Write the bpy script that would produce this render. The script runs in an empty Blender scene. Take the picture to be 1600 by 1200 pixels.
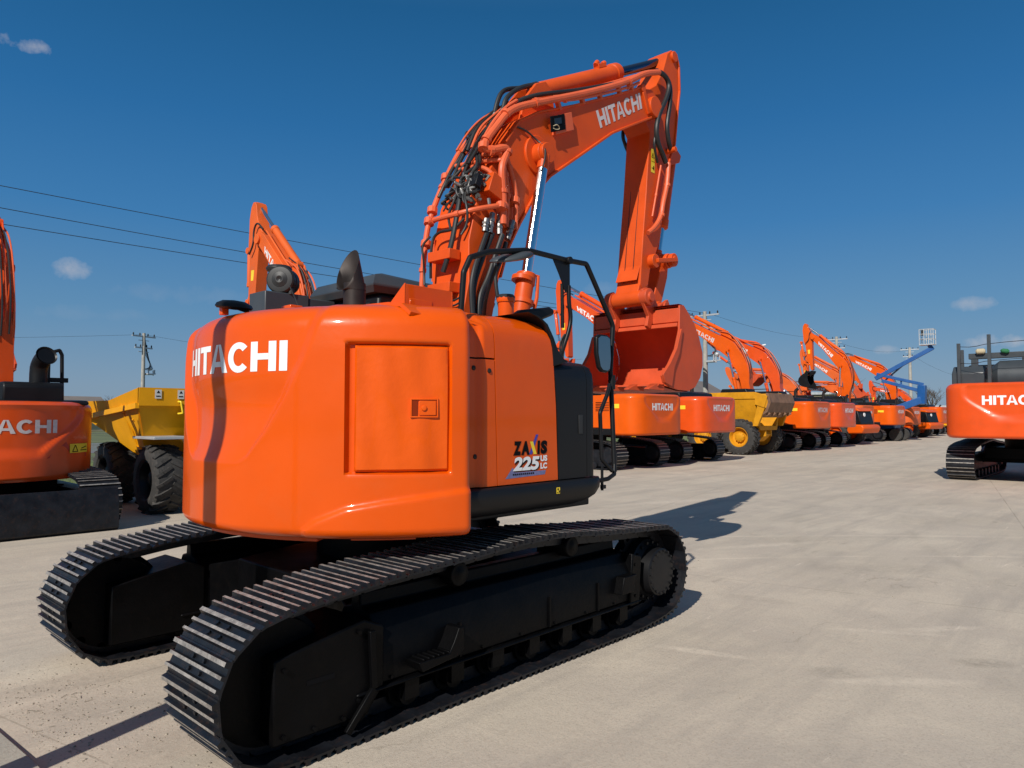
import bpy, bmesh, math, random
from mathutils import Vector, Matrix
from math import sin, cos, pi, radians, sqrt, atan2, hypot
random.seed(11)
SC = bpy.context.scene
COL = SC.collection
R = radians

# ------------------------------------------------------------------ materials
def new_mat(name):
    m = bpy.data.materials.new(name); m.use_nodes = True
    return m, m.node_tree, m.node_tree.nodes['Principled BSDF']

def paint(name, col, rough=.35, metal=0, coat=0, var=.12, scale=3., bump=0., bscale=30., dirt=0., dcol=(.12, .09, .06), rvar=.12, spec=.5):
    m, t, b = new_mat(name); N = t.nodes; L = t.links
    tc = N.new('ShaderNodeTexCoord')
    n = N.new('ShaderNodeTexNoise'); n.inputs['Scale'].default_value = scale; n.inputs['Detail'].default_value = 6
    L.new(tc.outputs['Object'], n.inputs['Vector'])
    r = N.new('ShaderNodeValToRGB')
    r.color_ramp.elements[0].position = .3; r.color_ramp.elements[1].position = .7
    c0 = tuple(max(0, c * (1 - var)) for c in col); c1 = tuple(min(1, c * (1 + var)) for c in col)
    r.color_ramp.elements[0].color = (*c0, 1); r.color_ramp.elements[1].color = (*c1, 1)
    L.new(n.outputs['Fac'], r.inputs['Fac'])
    out = r.outputs['Color']
    if dirt > 0:
        n2 = N.new('ShaderNodeTexNoise'); n2.inputs['Scale'].default_value = scale * 2.3; n2.inputs['Detail'].default_value = 9; n2.inputs['Roughness'].default_value = .7
        L.new(tc.outputs['Object'], n2.inputs['Vector'])
        r2 = N.new('ShaderNodeMapRange'); r2.inputs['From Min'].default_value = .52; r2.inputs['From Max'].default_value = .75
        r2.inputs['To Min'].default_value = 0; r2.inputs['To Max'].default_value = dirt
        L.new(n2.outputs['Fac'], r2.inputs['Value'])
        mx = N.new('ShaderNodeMix'); mx.data_type = 'RGBA'
        L.new(r2.outputs['Result'], mx.inputs['Factor']); L.new(out, mx.inputs['A']); mx.inputs['B'].default_value = (*dcol, 1)
        out = mx.outputs['Result']
    L.new(out, b.inputs['Base Color'])
    b.inputs['Metallic'].default_value = metal
    b.inputs['Specular IOR Level'].default_value = spec
    b.inputs['Coat Weight'].default_value = coat; b.inputs['Coat Roughness'].default_value = .07
    mr = N.new('ShaderNodeMapRange'); mr.inputs['To Min'].default_value = max(.02, rough - rvar); mr.inputs['To Max'].default_value = min(1, rough + rvar)
    L.new(n.outputs['Fac'], mr.inputs['Value']); L.new(mr.outputs['Result'], b.inputs['Roughness'])
    if bump > 0:
        nb = N.new('ShaderNodeTexNoise'); nb.inputs['Scale'].default_value = bscale; nb.inputs['Detail'].default_value = 9; nb.inputs['Roughness'].default_value = .55
        L.new(tc.outputs['Object'], nb.inputs['Vector'])
        bp = N.new('ShaderNodeBump'); bp.inputs['Strength'].default_value = bump; bp.inputs['Distance'].default_value = .02
        L.new(nb.outputs['Fac'], bp.inputs['Height']); L.new(bp.outputs['Normal'], b.inputs['Normal'])
    return m

M = {}
M['orange'] = paint('glossy orange paint', (.71, .084, .0006), .36, spec=.15, coat=.45, var=.05, scale=1.6, bump=.22, bscale=5, rvar=.1, dirt=.10, dcol=(.50, .14, .05))
M['door'] = paint('repainted orange sheet', (.72, .090, .001), .38, spec=.15, coat=.45, var=.05, scale=2.6, bump=.5, bscale=5, rvar=.1)
M['boom'] = paint('coral orange boom paint', (.66, .080, .009), .45, spec=.25, var=.09, scale=3.5, dirt=.12, dcol=(.35, .09, .04), bump=.05, bscale=14)
M['pipe'] = paint('coral orange pipe paint', (.70, .12, .042), .45, spec=.35, var=.08, scale=6)
M['bucket'] = paint('bucket paint', (.58, .078, .024), .5, spec=.3, var=.1, scale=4, dirt=.25, dcol=(.30, .10, .06), bump=.1, bscale=9)
M['far_orange'] = paint('yard orange paint', (.72, .096, .003), .4, spec=.2, var=.07, scale=2, coat=.12, dirt=.1)
M['under'] = paint('black undercarriage paint', (.0022, .0022, .0026), .42, var=.3, scale=5, dirt=.35, dcol=(.008, .0065, .0055), bump=.15, bscale=25, spec=.10)
M['satin'] = paint('satin black panel', (.008, .008, .009), .42, var=.15, scale=3, spec=.25)
M['grey'] = paint('dark grey cab paint', (.045, .052, .058), .4, var=.1, scale=3)
M['shoe'] = paint('black track shoe', (.008, .009, .012), .42, var=.4, scale=7, dirt=.45, dcol=(.06, .03, .02), spec=.35, bump=.15, bscale=40)
M['grouser'] = paint('worn grouser edge', (.30, .275, .25), .5, var=.35, scale=20, metal=.3, dirt=.6, dcol=(.10, .055, .035), bump=.5, bscale=60)
M['rubber'] = paint('black hose rubber', (.018, .018, .018), .5, var=.2)
M['tyre'] = paint('dusty tyre rubber', (.035, .033, .031), .8, var=.2, scale=6, dirt=.5, dcol=(.14, .12, .10), bump=.2)
M['chrome'] = paint('chromed rod', (.75, .75, .76), .14, metal=1, var=.03, rvar=.04)
M['steel'] = paint('dull steel', (.26, .25, .235), .42, metal=.8, var=.2, scale=12)
M['rod'] = paint('dark blued rod', (.10, .13, .19), .16, metal=1, var=.05, rvar=.04)
M['glass'] = paint('dark cab glass', (.02, .026, .03), .06, var=.1, rvar=.02)
M['mirror'] = paint('mirror glass', (.30, .32, .33), .04, metal=1, var=.02, rvar=.01)
M['far_orange_faded'] = paint('sun faded orange paint', (.70, .115, .018), .55, spec=.3, var=.12, scale=1.5, dirt=.35, dcol=(.38, .14, .07))
M['far_orange_red'] = paint('redder orange paint', (.72, .078, .008), .35, spec=.35, var=.06, coat=.2, dirt=.12)
M['recess_shade'] = paint('painted recess shade', (.22, .024, .004), .7, spec=.1)  # door orange darkened to paint in the shade of the finger hole
M['yellow'] = paint('yellow dumper paint', (.76, .34, .006), .42, spec=.2, var=.08, scale=2.5, dirt=.12, dcol=(.30, .16, .03))
M['mustard'] = paint('weathered mustard paint', (.60, .26, .008), .6, var=.15, scale=3, spec=.2, dirt=.35, dcol=(.26, .12, .03))
M['rust'] = paint('bare brown dump bed steel', (.20, .105, .06), .65, var=.3, scale=3, dirt=.5, dcol=(.30, .20, .13), bump=.2)
M['blue'] = paint('blue lift paint', (.004, .075, .26), .4, var=.08)
M['white'] = paint('white lettering', (.82, .82, .82), .4, var=.03)
M['white_worn'] = paint('worn white lettering', (.62, .56, .56), .5, var=.1, scale=20, dirt=.5, dcol=(.6, .25, .18))
M['black_ink'] = paint('black decal', (.004, .004, .005), .6, spec=.1)
M['violet_ink'] = paint('violet decal', (.05, .045, .36), .4)
M['blue_ink'] = paint('grey blue decal', (.16, .17, .34), .5, var=.2, scale=40)
M['yellow_ink'] = paint('yellow decal', (.85, .60, .03), .45)
M['red_ink'] = paint('dark red decal', (.45, .02, .02), .45)
M['pole'] = paint('concrete pole', (.36, .34, .30), .8, var=.15, scale=4)
M['wire'] = paint('dark cable', (.02, .02, .022), .6)
M['galv'] = paint('galvanised metal', (.50, .52, .53), .45, metal=.4, var=.1)
M['exh'] = paint('sooty brown exhaust', (.030, .022, .019), .55, metal=.4, var=.25, scale=10)
M['bark'] = paint('bark', (.10, .08, .065), .9, var=.2)
M['beige'] = paint('beige wall', (.50, .42, .27), .8, var=.1, scale=.4)
M['pale'] = paint('pale wall', (.60, .60, .57), .8, var=.06, scale=.4)
M['roofm'] = paint('dull roof', (.20, .17, .15), .7, var=.15, scale=.6)
M['fence'] = paint('fence wire', (.22, .23, .22), .6)

def concrete(name, base, kind):
    m, t, b = new_mat(name); N = t.nodes; L = t.links
    tc = N.new('ShaderNodeTexCoord')
    def noise(scale, detail=6, rough=.6, vec=None, dist=0):
        n = N.new('ShaderNodeTexNoise'); n.inputs['Scale'].default_value = scale; n.inputs['Detail'].default_value = detail
        n.inputs['Roughness'].default_value = rough; n.inputs['Distortion'].default_value = dist
        L.new(vec or tc.outputs['Object'], n.inputs['Vector']); return n.outputs['Fac']
    def mrange(v, a, c, lo, hi):
        r = N.new('ShaderNodeMapRange'); r.inputs['From Min'].default_value = a; r.inputs['From Max'].default_value = c
        r.inputs['To Min'].default_value = lo; r.inputs['To Max'].default_value = hi; L.new(v, r.inputs['Value']); return r.outputs['Result']
    def mix(f, a, bb, mode='MIX'):
        x = N.new('ShaderNodeMix'); x.data_type = 'RGBA'; x.blend_type = mode
        if isinstance(f, float): x.inputs['Factor'].default_value = f
        else: L.new(f, x.inputs['Factor'])
        for key, v in (('A', a), ('B', bb)):
            if isinstance(v, tuple): x.inputs[key].default_value = (*v, 1)
            else: L.new(v, x.inputs[key])
        return x.outputs['Result']
    def math_(op, a, c=None):
        x = N.new('ShaderNodeMath'); x.operation = op
        for i, v in enumerate((a, c)):
            if v is None: continue
            if isinstance(v, (int, float)): x.inputs[i].default_value = v
            else: L.new(v, x.inputs[i])
        return x.outputs['Value']
    def mapped(rz, sc):
        p = N.new('ShaderNodeMapping'); p.inputs['Rotation'].default_value = (0, 0, rz); p.inputs['Scale'].default_value = sc
        L.new(tc.outputs['Object'], p.inputs['Vector']); return p.outputs['Vector']
    col = mix(mrange(noise(.35, 4, .6), .35, .65, 0, 1), tuple(c * .90 for c in base), tuple(min(1, c * 1.07) for c in base))
    # warm / grey mottling
    col = mix(mrange(noise(1.1, 6, .65, dist=.4), .42, .7, 0, .7), col, (base[0] * .80, base[1] * .80, base[2] * .84))
    # long grey smears dragged across the slab by tracks
    st = mapped(R(-28), (.22, 1.5, 1))
    col = mix(mrange(noise(1.3, 8, .7, st, .3), .48, .70, 0, .75), col, (base[0] * .68, base[1] * .69, base[2] * .73))
    # white scrapes
    sw = mapped(R(-35), (.8, 7, 1))
    wh = math_('MULTIPLY', mrange(noise(1.6, 8, .75, sw), .60, .68, 0, .8), mrange(noise(.55, 3), .5, .6, 0, 1))
    col = mix(wh, col, (min(1, base[0] * 1.38), min(1, base[1] * 1.38), min(1, base[2] * 1.42)))
    # dark scuffs
    dk = math_('MULTIPLY', mrange(noise(2.4, 6, .7, mapped(R(15), (.5, 2, 1))), .6, .72, 0, .6), mrange(noise(.42, 2), .5, .62, 0, 1))
    col = mix(dk, col, (base[0] * .38, base[1] * .37, base[2] * .38))
    # dust and grit specks
    fine = noise(55, 5, .75)
    col = mix(mrange(noise(16, 8, .8), .50, .70, 0, .38), col, (base[0] * .72, base[1] * .70, base[2] * .68))
    col = mix(mrange(fine, .50, .72, 0, .6), col, (base[0] * .5, base[1] * .47, base[2] * .44))
    vo = N.new('ShaderNodeTexVoronoi'); vo.inputs['Scale'].default_value = 7; L.new(tc.outputs['Object'], vo.inputs['Vector'])
    sp = math_('MULTIPLY', math_('LESS_THAN', vo.outputs['Distance'], .035), mrange(noise(1.7), .5, .58, 0, 1))
    col = mix(math_('MULTIPLY', sp, .7), col, (base[0] * .3, base[1] * .28, base[2] * .26))
    # hairline cracks
    vc = N.new('ShaderNodeTexVoronoi'); vc.feature = 'DISTANCE_TO_EDGE'; vc.inputs['Scale'].default_value = .34
    wob = N.new('ShaderNodeVectorMath'); wob.operation = 'ADD'
    nz = N.new('ShaderNodeTexNoise'); nz.inputs['Scale'].default_value = 1.4; nz.inputs['Detail'].default_value = 6; L.new(tc.outputs['Object'], nz.inputs['Vector'])
    sv = N.new('ShaderNodeVectorMath'); sv.operation = 'SCALE'; sv.inputs['Scale'].default_value = .9; L.new(nz.outputs['Color'], sv.inputs[0])
    L.new(tc.outputs['Object'], wob.inputs[0]); L.new(sv.outputs['Vector'], wob.inputs[1]); L.new(wob.outputs['Vector'], vc.inputs['Vector'])
    cr = math_('MULTIPLY', math_('LESS_THAN', vc.outputs['Distance'], .0022), mrange(noise(.5), .50, .62, 0, .30))
    col = mix(cr, col, (base[0] * .35, base[1] * .33, base[2] * .3))
    height = math_('ADD', math_('MULTIPLY', fine, .35), noise(9, 8, .7))
    if kind == 'yard':
        # rubbed marks, scrapes and tyre arcs left on this slab: (x, y, half length, half width, direction, dark/pale, strength)
        sep = N.new('ShaderNodeSeparateXYZ'); L.new(tc.outputs['Object'], sep.inputs[0])
        rough_n = mrange(noise(9, 8, .8), .35, .68, 0, 1)
        for cx, cy, rl, rw, an, dark, stg in ((2.55, -3.75, .26, .12, -52, 1, .75), (1.60, -3.02, .24, .14, -60, 1, .5), (1.36, -2.1, .42, .07, -72, 0, .75), (1.72, -3.4, .55, .09, -48, 0, .55), (2.9, -3.0, .5, .06, -60, 0, .5), (3.3, -3.3, .45, .08, -40, 0, .5),
                (5.6, -2.2, .9, .35, -50, 1, .35), (7.5, -1.2, 1.6, .4, -40, 1, .3), (6.3, -.6, 1.3, .12, -30, 0, .4), (4.4, -2.4, 1.0, .3, -35, 1, .22), (3.2, -1.7, .5, .12, -80, 1, .3), (-2.25, .75, .5, .22, -20, 1, .45), (-2.3, .2, .5, .2, -35, 1, .35), (-2.15, -.75, .35, .25, 10, 1, .35), (9.5, 3.2, 2.0, .25, -20, 0, .35), (11, -2, 2.5, .6, -30, 1, .25)):
            dx = math_('SUBTRACT', sep.outputs['X'], cx); dy = math_('SUBTRACT', sep.outputs['Y'], cy); ca, sa = cos(R(an)), sin(R(an))
            px = math_('DIVIDE', math_('ADD', math_('MULTIPLY', dx, ca), math_('MULTIPLY', dy, sa)), rl); py = math_('DIVIDE', math_('ADD', math_('MULTIPLY', dx, -sa), math_('MULTIPLY', dy, ca)), rw)
            d2 = math_('ADD', math_('MULTIPLY', px, px), math_('MULTIPLY', py, py))
            k = math_('MULTIPLY', math_('MULTIPLY', mrange(d2, 1.1, .1, 0, 1), rough_n), stg)
            col = mix(k, col, tuple(c * .42 for c in base) if dark else tuple(min(1, c * 1.42) for c in base))
        for cx, cy, rad, wd, dark, stg in ((-6, -14, 17.3, .05, 0, .5), (-6, -14, 18.9, .09, 0, .35), (14, -16, 15.2, .14, 1, .28), (14, -16, 16.9, .14, 1, .25), (-2, -22, 27.5, .2, 1, .22), (22, 14, 17.5, .16, 1, .2)):
            dx = math_('SUBTRACT', sep.outputs['X'], cx); dy = math_('SUBTRACT', sep.outputs['Y'], cy)
            rr = math_('SQRT', math_('ADD', math_('MULTIPLY', dx, dx), math_('MULTIPLY', dy, dy)))
            k = math_('MULTIPLY', math_('MULTIPLY', mrange(math_('ABSOLUTE', math_('SUBTRACT', rr, rad)), wd, 0, 0, 1), mrange(noise(1.3, 6, .7), .4, .65, 0, 1)), stg)
            col = mix(k, col, tuple(c * .5 for c in base) if dark else tuple(min(1, c * 1.35) for c in base))
        # sawn slab joints every 6 m
        sx = N.new('ShaderNodeSeparateXYZ'); L.new(mapped(R(-12), (1, 1, 1)), sx.inputs[0])
        for o, off in (('X', 5.49), ('Y', 2.06)):
            fr = math_('FRACT', math_('DIVIDE', math_('ADD', sx.outputs[o], off), 6.0))
            ln = math_('LESS_THAN', math_('ABSOLUTE', math_('SUBTRACT', fr, .5)), .0011)
            col = mix(math_('MULTIPLY', ln, mrange(noise(1.2), .35, .6, .0, .5)), col, (base[0] * .36, base[1] * .34, base[2] * .3))
            height = math_('SUBTRACT', height, ln)
    L.new(col, b.inputs['Base Color'])
    b.inputs['Roughness'].default_value = .88; b.inputs['Specular IOR Level'].default_value = .3
    bp = N.new('ShaderNodeBump'); bp.inputs['Strength'].default_value = .5; bp.inputs['Distance'].default_value = .014
    L.new(height, bp.inputs['Height']); L.new(bp.outputs['Normal'], b.inputs['Normal'])
    return m
M['yard'] = concrete('weathered concrete yard', (.57, .485, .382), 'yard')
M['slab'] = concrete('smooth concrete slab', (.43, .39, .32), 'slab')
def soil():
    m = paint('field soil and grass', (.115, .135, .055), .95, var=.35, scale=.5, dirt=.7, dcol=(.17, .14, .09))
    return m
M['field'] = soil()
M['grass'] = paint('dry spring grass', (.13, .165, .05), .9, var=.4, scale=2, dirt=.4, dcol=(.26, .21, .10))
M['asphalt'] = paint('grey road asphalt', (.16, .16, .165), .9, var=.1, scale=1)
M['gravel'] = paint('grey pebble', (.32, .27, .21), .9, var=.35, scale=15)

# ------------------------------------------------------------------ mesh helper
class MB:
    def __init__(s): s.v = []; s.f = []; s.m = []
    def add(s, verts, faces, mi=0):
        o = len(s.v); s.v += [tuple(p) for p in verts]
        for f in faces: s.f.append(tuple(i + o for i in f)); s.m.append(mi)
    def box(s, c, d, rot=None, mi=0):
        x, y, z = (q / 2 for q in d)
        P = [Vector(p) for p in ((-x, -y, -z), (x, -y, -z), (x, y, -z), (-x, y, -z), (-x, -y, z), (x, -y, z), (x, y, z), (-x, y, z))]
        if rot is not None: P = [rot @ p for p in P]
        c = Vector(c)
        s.add([p + c for p in P], [(3, 2, 1, 0), (4, 5, 6, 7), (0, 1, 5, 4), (1, 2, 6, 5), (2, 3, 7, 6), (3, 0, 4, 7)], mi)
    def beam(s, p, q, w, h, mi=0, up=(0, 0, 1)):
        p = Vector(p); q = Vector(q); d = (q - p); l = d.length; d.normalize()
        side = d.cross(Vector(up))
        if side.length < 1e-4: side = d.cross(Vector((0, 1, 0)))
        side.normalize(); u = side.cross(d)
        rot = Matrix((d, side, u)).transposed()
        s.box((p + q) / 2, (l, w, h), rot, mi)
    def prism(s, poly, axis, a, b, mi=0):
        # poly: (p,q) outline; axis 'y' -> poly in x,z ; 'x' -> y,z ; 'z' -> x,y
        ar = sum(poly[i][0] * poly[(i + 1) % len(poly)][1] - poly[(i + 1) % len(poly)][0] * poly[i][1] for i in range(len(poly)))
        if (ar < 0) ^ (axis == 'y'): poly = poly[::-1]
        if a > b: a, b = b, a
        def P(p, t): return (p[0], t, p[1]) if axis == 'y' else (t, p[0], p[1]) if axis == 'x' else (p[0], p[1], t)
        n = len(poly)
        V = [P(p, a) for p in poly] + [P(p, b) for p in poly]
        F = [tuple(range(n))[::-1], tuple(range(n, 2 * n))] + [(i, (i + 1) % n, (i + 1) % n + n, i + n) for i in range(n)]
        s.add(V, F, mi)
    def cyl(s, p, q, r0, r1=None, n=24, mi=0, caps=True):
        r1 = r0 if r1 is None else r1
        p = Vector(p); q = Vector(q); d = (q - p).normalized()
        a = d.orthogonal().normalized(); b = d.cross(a)
        V = []
        for c, r in ((p, r0), (q, r1)):
            for i in range(n):
                t = 2 * pi * i / n; V.append(c + a * (r * cos(t)) + b * (r * sin(t)))
        F = [(i, (i + 1) % n, (i + 1) % n + n, i + n) for i in range(n)]
        if caps: F += [tuple(range(n))[::-1], tuple(range(n, 2 * n))]
        s.add(V, F, mi)
    def tube(s, pts, r, n=10, mi=0, smooth=0, closed=False):
        P = [Vector(p) for p in pts]
        for _ in range(smooth):
            Q = [P[0]]
            for i in range(len(P) - 1):
                Q += [P[i].lerp(P[i + 1], .25), P[i].lerp(P[i + 1], .75)]
            P = Q + [P[-1]]
        V = []; a = None
        for i, p in enumerate(P):
            d = (P[min(i + 1, len(P) - 1)] - P[max(i - 1, 0)])
            if d.length < 1e-9: d = Vector((0, 0, 1))
            d.normalize()
            a = d.orthogonal().normalized() if a is None else (a - d * a.dot(d)).normalized()
            b = d.cross(a)
            for k in range(n):
                t = 2 * pi * k / n; V.append(p + a * (r * cos(t)) + b * (r * sin(t)))
        F = []
        for i in range(len(P) - 1):
            for k in range(n): F.append((i * n + k, i * n + (k + 1) % n, (i + 1) * n + (k + 1) % n, (i + 1) * n + k))
        F += [tuple(range(n))[::-1], tuple(range((len(P) - 1) * n, len(P) * n))]
        s.add(V, F, mi)
    def lathe(s, prof, o, ax, n=32, mi=0, caps=True):
        # prof (t along axis, r)
        o = Vector(o); ax = Vector(ax).normalized(); a = ax.orthogonal().normalized(); b = ax.cross(a); V = []
        for t, r in prof:
            for k in range(n):
                th = 2 * pi * k / n; V.append(o + ax * t + a * (max(r, 1e-4) * cos(th)) + b * (max(r, 1e-4) * sin(th)))
        F = [(i * n + k, i * n + (k + 1) % n, (i + 1) * n + (k + 1) % n, (i + 1) * n + k) for i in range(len(prof) - 1) for k in range(n)]
        if caps: F += [tuple(range(n))[::-1], tuple(range((len(prof) - 1) * n, len(prof) * n))]
        s.add(V, F, mi)
    def grid(s, rows, mi=0, flip=False):
        n = len(rows[0]); V = [p for r in rows for p in r]; F = []
        for i in range(len(rows) - 1):
            for j in range(n - 1):
                f = (i * n + j, i * n + j + 1, (i + 1) * n + j + 1, (i + 1) * n + j); F.append(f[::-1] if flip else f)
        s.add(V, F, mi)
    def build(s, name, mats, parent=None, bevel=0, ang=35, seg=2, **kw):
        me = bpy.data.meshes.new(name); me.from_pydata(s.v, [], s.f)
        if not isinstance(mats, (list, tuple)): mats = [mats]
        for m in mats: me.materials.append(M[m] if isinstance(m, str) else m)
        me.polygons.foreach_set('material_index', s.m)
        me.polygons.foreach_set('use_smooth', [True] * len(s.f))
        me.update(); me.set_sharp_from_angle(angle=R(ang))
        o = bpy.data.objects.new(name, me); COL.objects.link(o)
        if parent is not None: o.parent = parent
        if bevel:
            b = o.modifiers.new('edge', 'BEVEL'); b.width = bevel; b.segments = seg; b.limit_method = 'ANGLE'; b.angle_limit = R(40); b.harden_normals = False
        for k, v in kw.items(): o[k] = v
        return o

def thing(name, label, cat, loc=(0, 0, 0), rz=0, group=None, sc=1):
    o = bpy.data.objects.new(name, None); COL.objects.link(o); o.location = loc; o.rotation_euler = (0, 0, rz); o.scale = (sc,) * 3
    o.empty_display_size = .3
    o['label'] = label; o['category'] = cat
    if group: o['group'] = group
    return o
def bil(A, B, C, D, s, t):  # A top-left B bottom-left C top-right D bottom-right
    A, B, C, D = map(Vector, (A, B, C, D)); return (A * (1 - s) + C * s) * t + (B * (1 - s) + D * s) * (1 - t)

# ------------------------------------------------------------------ lettering
def logo_quads():
    q = []; k = .27; x = 0
    def rect(a, b, c, d): q.append(((a, b), (c, b), (c, d), (a, d)))
    def H(x, w=.95): rect(x, 0, x + k, 1); rect(x + w - k, 0, x + w, 1); rect(x + k, .39, x + w - k, .60); return x + w
    g = .11
    x = H(x) + g
    rect(x, 0, x + k, 1); x += k + g * .8
    rect(x, .79, x + .88, 1); rect(x + .305, 0, x + .305 + k, .79); x += .88 - .02
    w = 1.06
    q.append(((x, 0), (x + .28, 0), (x + .53, 1), (x + .39, 1))); q.append(((x + w - .28, 0), (x + w, 0), (x + .67, 1), (x + .53, 1)))
    q.append(((x + .335, .22), (x + w - .335, .22), (x + w - .38, .40), (x + .38, .40))); x += w + .03
    cx, ro_x, ro_y, rix, riy = x + .5, .5, .52, .235, .30
    n = 22
    for i in range(n):
        a = R(42 + 276 * i / n); b = R(42 + 276 * (i + 1) / n)
        q.append(((cx + ro_x * cos(a), .5 + ro_y * sin(a)), (cx + ro_x * cos(b), .5 + ro_y * sin(b)), (cx + rix * cos(b), .5 + riy * sin(b)), (cx + rix * cos(a), .5 + riy * sin(a))))
    x += .95 + g * .6
    x = H(x) + g
    rect(x, 0, x + k, 1); x += k
    return [[(a / x, b) for a, b in f] for f in q]
LOGO = logo_quads()
def logo(fn, sub=1, mb=None, mi=0):
    mb = mb or MB()
    for f in LOGO:
        w = max(p[0] for p in f) - min(p[0] for p in f)
        n = max(1, int(w * sub)) if sub > 1 else 1
        rows = [[], []]
        for i in range(n + 1):
            s = i / n
            rows[0].append(fn(f[0][0] * (1 - s) + f[1][0] * s, f[0][1] * (1 - s) + f[1][1] * s))
            rows[1].append(fn(f[3][0] * (1 - s) + f[2][0] * s, f[3][1] * (1 - s) + f[2][1] * s))
        mb.grid(rows, mi)
    return mb
def text_mesh(mb, txt, fn, bold=.03, mi=0, sx=1., space=1.):
    c = bpy.data.curves.new('lettering', 'FONT'); c.body = txt; c.size = 1; c.offset = bold; c.space_character = space; c.resolution_u = 4
    o = bpy.data.objects.new('lettering', c); COL.objects.link(o)
    dg = bpy.context.evaluated_depsgraph_get(); dg.update(); me = o.evaluated_get(dg).to_mesh()
    vs = [v.co.copy() for v in me.vertices]; x0 = min(v.x for v in vs); x1 = max(v.x for v in vs); y0 = min(v.y for v in vs); y1 = max(v.y for v in vs)
    mb.add([fn((v.x - x0) / (x1 - x0), (v.y - y0) / (y1 - y0)) for v in vs], [tuple(p.vertices) for p in me.polygons], mi)
    o.evaluated_get(dg).to_mesh_clear(); bpy.data.objects.remove(o); bpy.data.curves.remove(c)

# ------------------------------------------------------------------ tracks
def track_path(s=1):
    P = []
    ic, ir = (-1.80, .415), .385; sc_, sr = (1.84, .445), .385
    def arc(c, r, a0, a1, n):
        return [(c[0] + r * cos(R(a0 + (a1 - a0) * i / n)), c[1] + r * sin(R(a0 + (a1 - a0) * i / n))) for i in range(n + 1)]
    P += [(-1.72, .03), (-1.2, .03), (0, .03), (1.2, .03), (1.55, .033), (1.72, .055)]
    P += arc(sc_, sr, -78, 90, 28)
    P += [(1.46, .848), (.9, .885), (.66, .912), (.34, .932), (-.04, .932), (-.64, .895), (-1.0, .882), (-1.36, .855)]
    P += arc(ic, ir, 95, 262, 28)
    return P
def resample(P, n):
    Q = P + [P[0]]; L = [0]
    for i in range(len(Q) - 1): L.append(L[-1] + hypot(Q[i + 1][0] - Q[i][0], Q[i + 1][1] - Q[i][1]))
    out = []; j = 0
    for k in range(n):
        t = L[-1] * k / n
        while L[j + 1] < t: j += 1
        a = (t - L[j]) / (L[j + 1] - L[j]); out.append((Q[j][0] * (1 - a) + Q[j + 1][0] * a, Q[j][1] * (1 - a) + Q[j + 1][1] * a))
    return out
def track_belt(vc, w, nshoe=52, detail=True):
    mb = MB(); pts = resample(track_path(), nshoe)
    for i in range(nshoe):
        a = Vector((pts[i][0], 0, pts[i][1])); b = Vector((pts[(i + 1) % nshoe][0], 0, pts[(i + 1) % nshoe][1]))
        d = b - a; L = d.length; d.normalize(); nrm = Vector((d.z, 0, -d.x))   # outward (path runs forward along the bottom)
        c = (a + b) / 2
        def T(x, y, z): return c + d * x + Vector((0, y, 0)) + nrm * z
        lo, hi = vc - w / 2, vc + w / 2
        h = L / 2
        prof = [(-h * .96, -.006), (-h * .96, .004), (-h * .86, .006), (-h * .80, .032), (-h * .56, .032), (-h * .50, .006), (-h * .14, .004), (-h * .09, .027), (h * .09, .027), (h * .14, .004),
                (h * .52, .006), (h * .58, .028), (h * .74, .028), (h * .80, .006), (h * 1.06, -.006), (h * 1.06, -.014), (h * .7, -.008)]
        n = len(prof)
        V = [T(x, lo, z) for x, z in prof] + [T(x, hi, z) for x, z in prof]
        o = len(mb.v); mb.v += [tuple(p) for p in V]
        for k in range(n):
            k2 = (k + 1) % n
            mb.f.append((o + k, o + k2, o + k2 + n, o + k + n)); mb.m.append(1 if k in (3, 7, 11) else 0)
        mb.f.append(tuple(range(o + n - 1, o - 1, -1))); mb.m.append(0)
        mb.f.append(tuple(range(o + n, o + 2 * n))); mb.m.append(0)
        if detail:
            rot = Matrix((d, Vector((0, 1, 0)), nrm)).transposed()
            for sy in (-1, 1):
                for sx in (-.33, .33):
                    mb.cyl(T(h * sx, vc + sy * .062, .003), T(h * sx, vc + sy * .062, .020), .012, n=6)
                mb.box(T(0, vc + sy * .085, -.052), (L * 1.12, .028, .085), rot)
                mb.cyl(T(h, vc + sy * .10, -.055), T(h, vc + sy * .03, -.055), .036, n=10)
            mb.cyl(T(h, vc - .08, -.055), T(h, vc + .08, -.055), .026, n=8)
    return mb

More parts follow.
